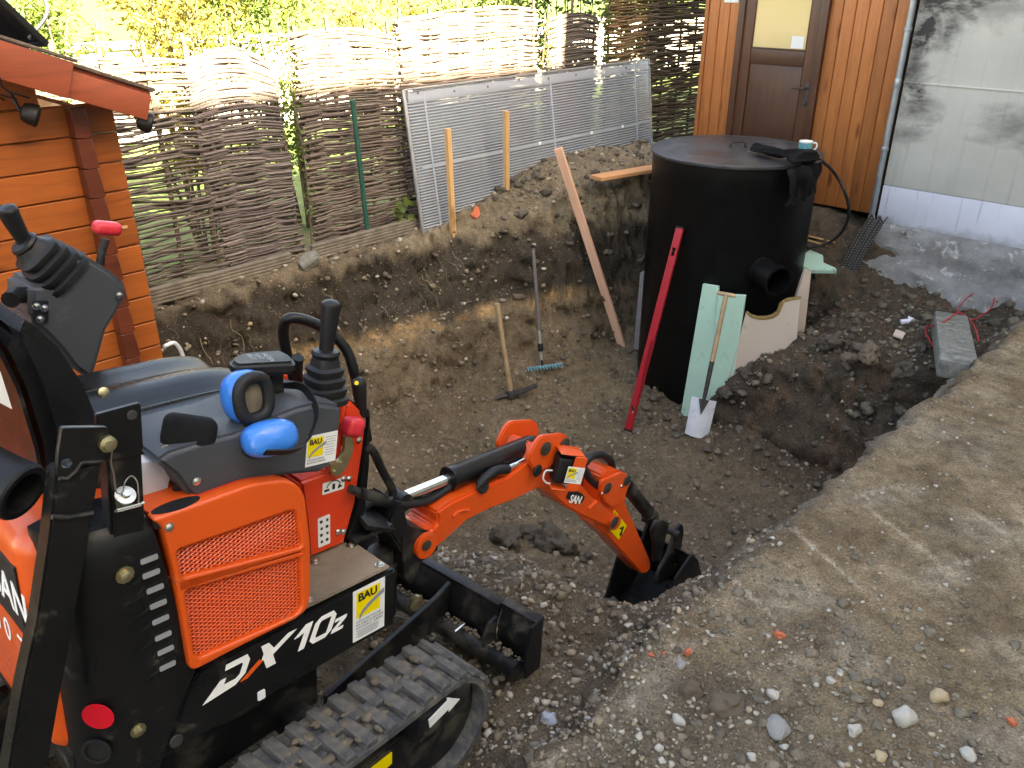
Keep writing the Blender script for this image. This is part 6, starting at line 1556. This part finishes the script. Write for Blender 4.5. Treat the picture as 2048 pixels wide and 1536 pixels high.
# ================================================================ EAR DEFENDERS hanging on the arm pad
def build_muffs():
    c1 = UL(488, 792, 'y', -.285); c2 = UL(540, 876, 'y', -.36)
    t = thing('ear_muffs', 'blue and black ear defenders hooked over the excavator arm pad', 'ear muffs', mw=UM @ Matrix.Translation(c1)); o = c1
    def cup(c, nrm, rx, rz, open_):
        nrm = Vector(nrm).normalized(); u, w = basis(nrm)
        if abs(u.z) > abs(w.z): u, w = w, u
        V, Fc = [], []; m = 32
        prof = [(.86, -.026), (1.0, -.016), (1.03, .0), (1.0, .012), (.88, .024), (.66, .031), (.0, .034)] if not open_ else [(.75, .030), (.95, .020), (1.03, .006), (1.0, -.010), (.86, -.024), (.6, -.030), (0, -.031)]
        for r, h in prof:
            for k in range(m):
                a = 2 * math.pi * k / m; ca, sa = math.cos(a), math.sin(a); f = 1 / (abs(ca) ** 2.6 + abs(sa) ** 2.6) ** (1 / 2.6); V.append(c - o + u * (ca * f * r * rx) + w * (sa * f * r * rz) + nrm * h)
        for i in range(len(prof) - 1):
            for k in range(m): k2 = (k + 1) % m; Fc.append((i * m + k, i * m + k2, (i + 1) * m + k2, (i + 1) * m + k))
        e = link('ear_cup', mesh_of(V, Fc), 'blue_plastic', t, ang=60)
        # cushion ring on the inner face
        sg = 1 if open_ else -1; ring = []
        for k in range(m + 1):
            a = 2 * math.pi * k / m; ca, sa = math.cos(a), math.sin(a); f = 1 / (abs(ca) ** 2.6 + abs(sa) ** 2.6) ** (1 / 2.6); ring.append(c - o + u * (ca * f * .80 * rx) + w * (sa * f * .80 * rz) + nrm * (.030 * (1 if open_ else -1)))
        tube('ear_cushion', ring, .0125, 'soft_rubber', e, 10, cap=False)
        if open_: link('inner_pad', mesh_of([c - o + nrm * .024] + [q - nrm * .004 for q in ring[:-1]], [(0, k + 1, (k + 1) % m + 1) for k in range(m)]), 'mud', e)
        return e
    cup(c1, (.12, -.92, .14), .042, .050, True)
    cup(c2, (-.15, -.95, .35), .052, .034, False)
    pts = [c1 + Vector((.0, .035, .02)), UL(560, 770, 'y', -.24), UL(605, 775, 'y', -.28), UL(632, 815, 'y', -.34), UL(630, 850, 'y', -.375), UL(612, 885, 'y', -.40), UL(585, 902, 'y', -.41), UL(530, 905, 'y', -.41)]
    sp = spline([p - o for p in pts], 8); V, Fc = [], []
    for i, p in enumerate(sp):
        d = (sp[min(i + 1, len(sp) - 1)] - sp[max(i - 1, 0)]).normalized(); s = Vector((.3, -.6, .75)); s = (s - d * s.dot(d)).normalized(); n = d.cross(s)
        for a, b in ((-.008, -.0015), (.008, -.0015), (.008, .0015), (-.008, .0015)): V.append(p + s * a + n * b)
    for i in range(len(sp) - 1):
        for k in range(4): k2 = (k + 1) % 4; Fc.append((i * 4 + k, i * 4 + k2, (i + 1) * 4 + k2, (i + 1) * 4 + k))
    link('headband', mesh_of(V, Fc), 'black_plastic', t)
build_muffs()
# ================================================================ STONES, CLODS, ROOTS
def rock_mesh(seed, sub=2, ang=.35):
    b = bmesh.new(); bmesh.ops.create_icosphere(b, subdivisions=sub, radius=1)
    for v in b.verts:
        f = 1 + ang * mnoise.noise(v.co * 1.1 + Vector((seed * 3.1, 0, 0))) + ang * .35 * mnoise.noise(v.co * 3.1 + Vector((seed, 4, 0))); v.co = v.co * f
        if sub > 3: v.co *= 1 + .22 * mnoise.noise(v.co * 6 + Vector((seed, 1, 2))) + .14 * mnoise.noise(v.co * 14 + Vector((seed, 1, 2)))
    return from_bm(b)
def place_rock(px, py, size, mat, label, flat=.62, seed=1, name='field_stone', group=None, sub=3, z=0.0, ang=.35, cat='stone', sink=.25):
    p = on_z(px, py, z)
    for _ in range(5): s, o = so(p); p = on_z(px, py, zg(s, o))
    ob = link(name, rock_mesh(seed, sub, ang), mat, ang=180); ob.scale = (size, size * random.uniform(.75, .95), size * flat); ob.location = p + Vector((0, 0, size * flat * (1 - sink * 2)))
    ob.rotation_euler = (random.uniform(-.2, .2), random.uniform(-.2, .2), random.uniform(0, 6)); return tag(ob, label, cat, group)
fore_d = lambda s, o: np.clip((2.0 - s) / .7, 0.03, 1) * np.clip((5.1 - o) / .6, .15, 1)
stone2('stone_brown', (.19, .15, .105))
place_rock(1808, 1440, .030, 'stone_pale', 'large rounded pale boulder on the rubble, biggest stone of the foreground', .85, 1)
place_rock(1876, 1398, .020, 'stone_tan', 'upright yellowish angular stone beside the large pale boulder', .9, 2, ang=.55)
place_rock(1708, 1462, .018, 'stone_pale', 'chalky pitted stone on the rubble by the large pale boulder', .7, 3, ang=.6)
place_rock(1556, 1459, .034, 'stone_grey', 'flat mottled grey stone lying half buried in rubble', .45, 4)
place_rock(1545, 1392, .016, 'stone_pale', 'round pale grey pebble on the rubble above the flat mottled stone', .8, 5)
place_rock(1098, 1440, .021, 'stone_blue', 'angular bluish stone in the dark rubble by the track', .75, 6, ang=.6)
place_rock(1361, 1332, .018, 'stone_grey', 'bluish grey cobble among the brick crumbs', .75, 7)
place_rock(1661, 1364, .013, 'stone_pale', 'oval white pebble near the pale mortar lines', .7, 8)
place_rock(1278, 1475, .011, 'stone_pale', 'small white pebble on the pale strip at the rubble edge', .8, 9)
place_rock(1318, 1500, .011, 'stone_pale', 'white pebble lying beside its grey twin on the rubble', .85, 10)
place_rock(1761, 1516, .017, 'stone_tan', 'flat yellowish stone on the rubble below the chalky stone', .5, 11)
place_rock(1934, 1512, .020, 'stone_pale', 'buff oval cobble on the trodden ground by the orange chip', .7, 12)
place_rock(1755, 1407, .014, 'stone_tan', 'elongated cream pebble left of the yellowish angular stone', .5, 13)
place_rock(1503, 1516, .013, 'stone_pale', 'pale pebble in the rubble below the flat mottled stone', .7, 14)
place_rock(1380, 1385, .030, 'clod_brown', 'crumbly brown earth clod below the brick crumbs', .65, 15, 'earth_clod', cat='clod', ang=.7)
place_rock(1460, 1415, .040, 'clod_brown', 'broad crumbly earth clod beside the flat mottled stone', .5, 16, 'earth_clod', cat='clod', ang=.7)
place_rock(1559, 1271, .016, 'tile_red', 'flat orange brick chip lying on trodden ground', .55, 17, 'brick_chip', cat='brick chip', ang=.6, group='brick chips')
place_rock(1376, 1306, .012, 'tile_red', 'orange brick crumb at the top of the brick crumb patch', .8, 18, 'brick_chip', cat='brick chip', ang=.7)
place_rock(2023, 1446, .013, 'tile_red', 'dull orange stone chip at the edge of the trodden ground', .8, 19, 'brick_chip', cat='brick chip', ang=.6)
place_rock(1302, 1311, .008, 'tile_red', 'tiny orange brick crumb beside the pale strip', .8, 20, 'brick_chip', cat='brick chip', ang=.7)
place_rock(1328, 1308, .007, 'tile_red', 'small orange brick crumb between two larger crumbs', .8, 21, 'brick_chip', cat='brick chip', ang=.7)
# loose medium stones, each one a thing
_proto = [rock_mesh(60 + q, 2, .6) for q in range(7)]
rs = random.Random(77)
for i in range(70):
    while True:
        s_, o_ = rs.uniform(.3, 2.2), rs.uniform(3.72, 5.2)
        if rs.random() < float(fore_d(s_, o_)): break
    me_ = _proto[i % 7]
    ob = bpy.data.objects.new('loose_stone', me_ if me_.users == 0 else me_.copy()); COL.objects.link(ob)
    ob.data.materials.clear(); mk_ = rs.choice(['stone_pale', 'stone_grey', 'stone_tan', 'stone_grey', 'stone_pale', 'stone_grey', 'stone_brown']); ob.data.materials.append(M[mk_]); finish(ob.data, 180)
    r_ = .008 + .012 * rs.random() ** 2; ob.scale = (r_, r_ * rs.uniform(.65, .95), r_ * rs.uniform(.45, .8)); ob.rotation_euler = (rs.uniform(-.3, .3), rs.uniform(-.3, .3), rs.uniform(0, 6.28))
    ob.location = G(s_, o_, r_ * .3); cn_ = {'stone_pale': 'pale', 'stone_grey': 'grey', 'stone_tan': 'yellowish', 'stone_brown': 'brown'}[mk_]; tag(ob, 'small %s loose stone among the gravel beside the digger track' % cn_, 'stone', 'loose %s stones on the rubble' % cn_)
# dark fresh clods by the digging hole
for i, (px, py, sz) in enumerate(((1105, 1095, .115), (1010, 1085, .085), (1060, 1070, .05), (1170, 1120, .04), (960, 1140, .05), (1230, 1225, .05))):
    place_rock(px, py, sz, 'clod_soil', ['big dark soil clod under the boom', 'dark soil clod under the boom pivot', 'medium dark clod between two bigger clods under the boom', 'small dark clod left of the bucket hole', 'dark clod before the dozer blade', 'dark clod on the mound by the bucket'][i], .75, 40 + i, 'soil_clod', sub=4, ang=.8, cat='clod', z=-.7, group='dug soil clods', sink=.3)

lab = ['dark clod at the foot of the notched foam board', 'brown clod leaning on the notched foam board', 'dark clod before the upright foam board', 'large dark clod on the rim right of the tank', 'reddish brown clod on the crumbling rim below the paper scrap', 'dark clod on the crumbling rim near the kerb stone', 'small clod between the large rim clods', 'crumbly clod at the foot of the mint foam boards']
for i, (px, py, sz, mt) in enumerate(((1500, 750, .060, 'clod_soil'), (1552, 735, .055, 'clod_brown'), (1610, 705, .070, 'clod_soil'), (1665, 695, .085, 'clod_soil'), (1735, 715, .075, 'clod_brown'), (1805, 745, .060, 'clod_soil'), (1700, 720, .045, 'clod_brown'), (1450, 790, .050, 'clod_soil'))):
    place_rock(px, py, sz, mt, lab[i], .7, 80 + i, 'soil_clod', sub=4, ang=.8, cat='clod', z=-.55, group='clods on the shelf rim', sink=.25)
def scatter(name, n, area, rmin, rmax, mat, tones, seed, sub=1, power=3.0, density=None, flat=(.5, .9), bury=.35):
    rn = np.random.default_rng(seed); s = rn.uniform(area[0], area[1], n); o = rn.uniform(area[2], area[3], n)
    if density is not None:
        k = density(s, o) > rn.uniform(0, 1, n); s, o = s[k], o[k]; n = len(s)
    r = rmin + (rmax - rmin) * rn.uniform(0, 1, n) ** power
    z = z_fine(s, o); base = []
    for q in range(6):
        me = rock_mesh(seed * 7 + q, sub, .75); v = np.array([tuple(x.co) for x in me.vertices]); f = np.array([tuple(p.vertices) for p in me.polygons]); base.append((v, f)); bpy.data.meshes.remove(me)
    nv = len(base[0][0]); V = np.zeros((n, nv, 3)); a = rn.uniform(0, 6.283, n); kind = rn.integers(0, 6, n); fl = rn.uniform(*flat, n); el = rn.uniform(.65, 1.0, n)
    for i in range(n):
        v = base[kind[i]][0] * np.array((1, el[i], fl[i])) * r[i]; c, sn = math.cos(a[i]), math.sin(a[i])
        V[i, :, 0] = v[:, 0] * c - v[:, 1] * sn; V[i, :, 1] = v[:, 0] * sn + v[:, 1] * c; V[i, :, 2] = v[:, 2]
    X = (s + o - OF) * Q; Y = (s - (o - OF)) * Q
    V[:, :, 0] += X[:, None]; V[:, :, 1] += Y[:, None]; V[:, :, 2] += (z + r * fl * (1 - 2 * bury))[:, None]
    F = np.concatenate([base[kind[i]][1] + i * nv for i in range(n)]).astype(np.int32)
    me = bpy.data.meshes.new(name); me.vertices.add(n * nv); me.vertices.foreach_set('co', V.reshape(-1).astype(np.float32))
    me.loops.add(F.size); me.loops.foreach_set('vertex_index', F.ravel()); me.polygons.add(len(F)); me.polygons.foreach_set('loop_start', np.arange(0, F.size, 3, dtype=np.int32)); me.update(calc_edges=True)
    me.polygons.foreach_set('use_smooth', np.ones(len(F), bool))
    tn = np.array(tones); ti = rn.integers(0, len(tn), n); tc = tn[ti] * rn.uniform(.7, 1.25, (n, 1)); set_tone(me, np.repeat(tc, nv, 0))
    me.materials.append(M[mat]); ob = bpy.data.objects.new(name, me); COL.objects.link(ob); ob['kind'] = 'stuff'; return ob
GREYS = [(.22, .19, .145), (.28, .245, .19), (.19, .155, .11), (.26, .21, .145), (.16, .13, .095), (.36, .33, .28)]
SOILS = [(.18, .145, .10), (.14, .115, .082), (.115, .097, .072), (.16, .13, .09), (.12, .10, .073)]
fore = lambda s, o: np.clip((2.1 - s) / .7, 0.05, 1) * np.clip((5.1 - o) / .6, .12, 1)
def tg(ob, label, cat): ob['label'] = label; ob['category'] = cat
tg(scatter('gravel', 9500, (.15, 2.4, 3.62, 5.4), .003, .011, 'gravel_stone', GREYS, 1, 1, 2.6, fore), 'loose gravel scattered over the rubble in the foreground', 'gravel')
tg(scatter('gravel', 4200, (1.9, 5.0, .35, 3.8), .003, .016, 'gravel_stone', GREYS[:5], 2, 1, 3.5), 'gravel bedded in the pit floor and walls', 'gravel')
tg(scatter('gravel', 2600, (1.1, 2.4, 2.3, 3.85), .003, .018, 'gravel_stone', GREYS, 3, 1, 3.0), 'gravel on the earth mound around the dozer blade', 'gravel')
tg(scatter('gravel', 1400, (1.4, 6.2, .05, .8), .004, .022, 'gravel_stone', GREYS, 4, 1, 3.0), 'stones along the pit rim below the fence', 'gravel')
tg(scatter('gravel', 5200, (1.2, 6.0, 3.86, 5.3), .0018, .010, 'gravel_stone', GREYS, 5, 1, 4.5), 'sparse grit on the trodden ground beside the pit', 'gravel')
tg(scatter('gravel', 900, (4.6, 6.2, 2.3, 3.8), .004, .020, 'gravel_stone', [(.14, .12, .095), (.20, .175, .14), (.10, .085, .068), (.12, .098, .075)], 6, 1, 3.0), 'rubble on the shelf below the house footing', 'gravel')
tg(scatter('soil_crumbs', 3600, (.3, 2.6, 2.3, 4.7), .004, .020, 'gravel_stone', SOILS, 7, 2, 4.0, lambda s, o: np.clip((2.4 - s) / .6, 0, 1), bury=.45), 'crumbly soil lumps on the mound and rubble', 'soil')
tg(scatter('soil_crumbs', 3000, (1.5, 5.6, .3, 3.8), .005, .030, 'gravel_stone', SOILS, 8, 1, 3.0, bury=.45), 'soil lumps fallen into the pit', 'soil')
tg(scatter('soil_crumbs', 1200, (4.2, 6.1, .1, 3.7), .006, .045, 'gravel_stone', [(.085, .07, .053), (.11, .09, .066), (.07, .058, .045)], 9, 2, 3.0, bury=.45), 'soil lumps on the heap and shelf round the tank', 'soil')
# fine roots hanging out of the dark topsoil
rn = random.Random(12); J = Join()
for k in range(40):
    s = rn.uniform(1.45, 4.6); o = rn.uniform(.33, .48); p = G(s, o, .005); L = rn.uniform(.04, .20); pts = [p]
    for q in range(4):
        o2 = o + .03 * (q + 1); pts.append(W(s + rn.uniform(-.02, .02), o2 + rn.uniform(0, .02), p.z - L * (q + 1) / 4 + rn.uniform(-.01, .01)))
    J.tube(spline(pts, 3), rn.uniform(.0008, .002), 4)
ob = J.build('roots', 'root_fibre'); ob['kind'] = 'stuff'; tg(ob, 'thin dry roots hanging from the dark pit wall', 'roots')
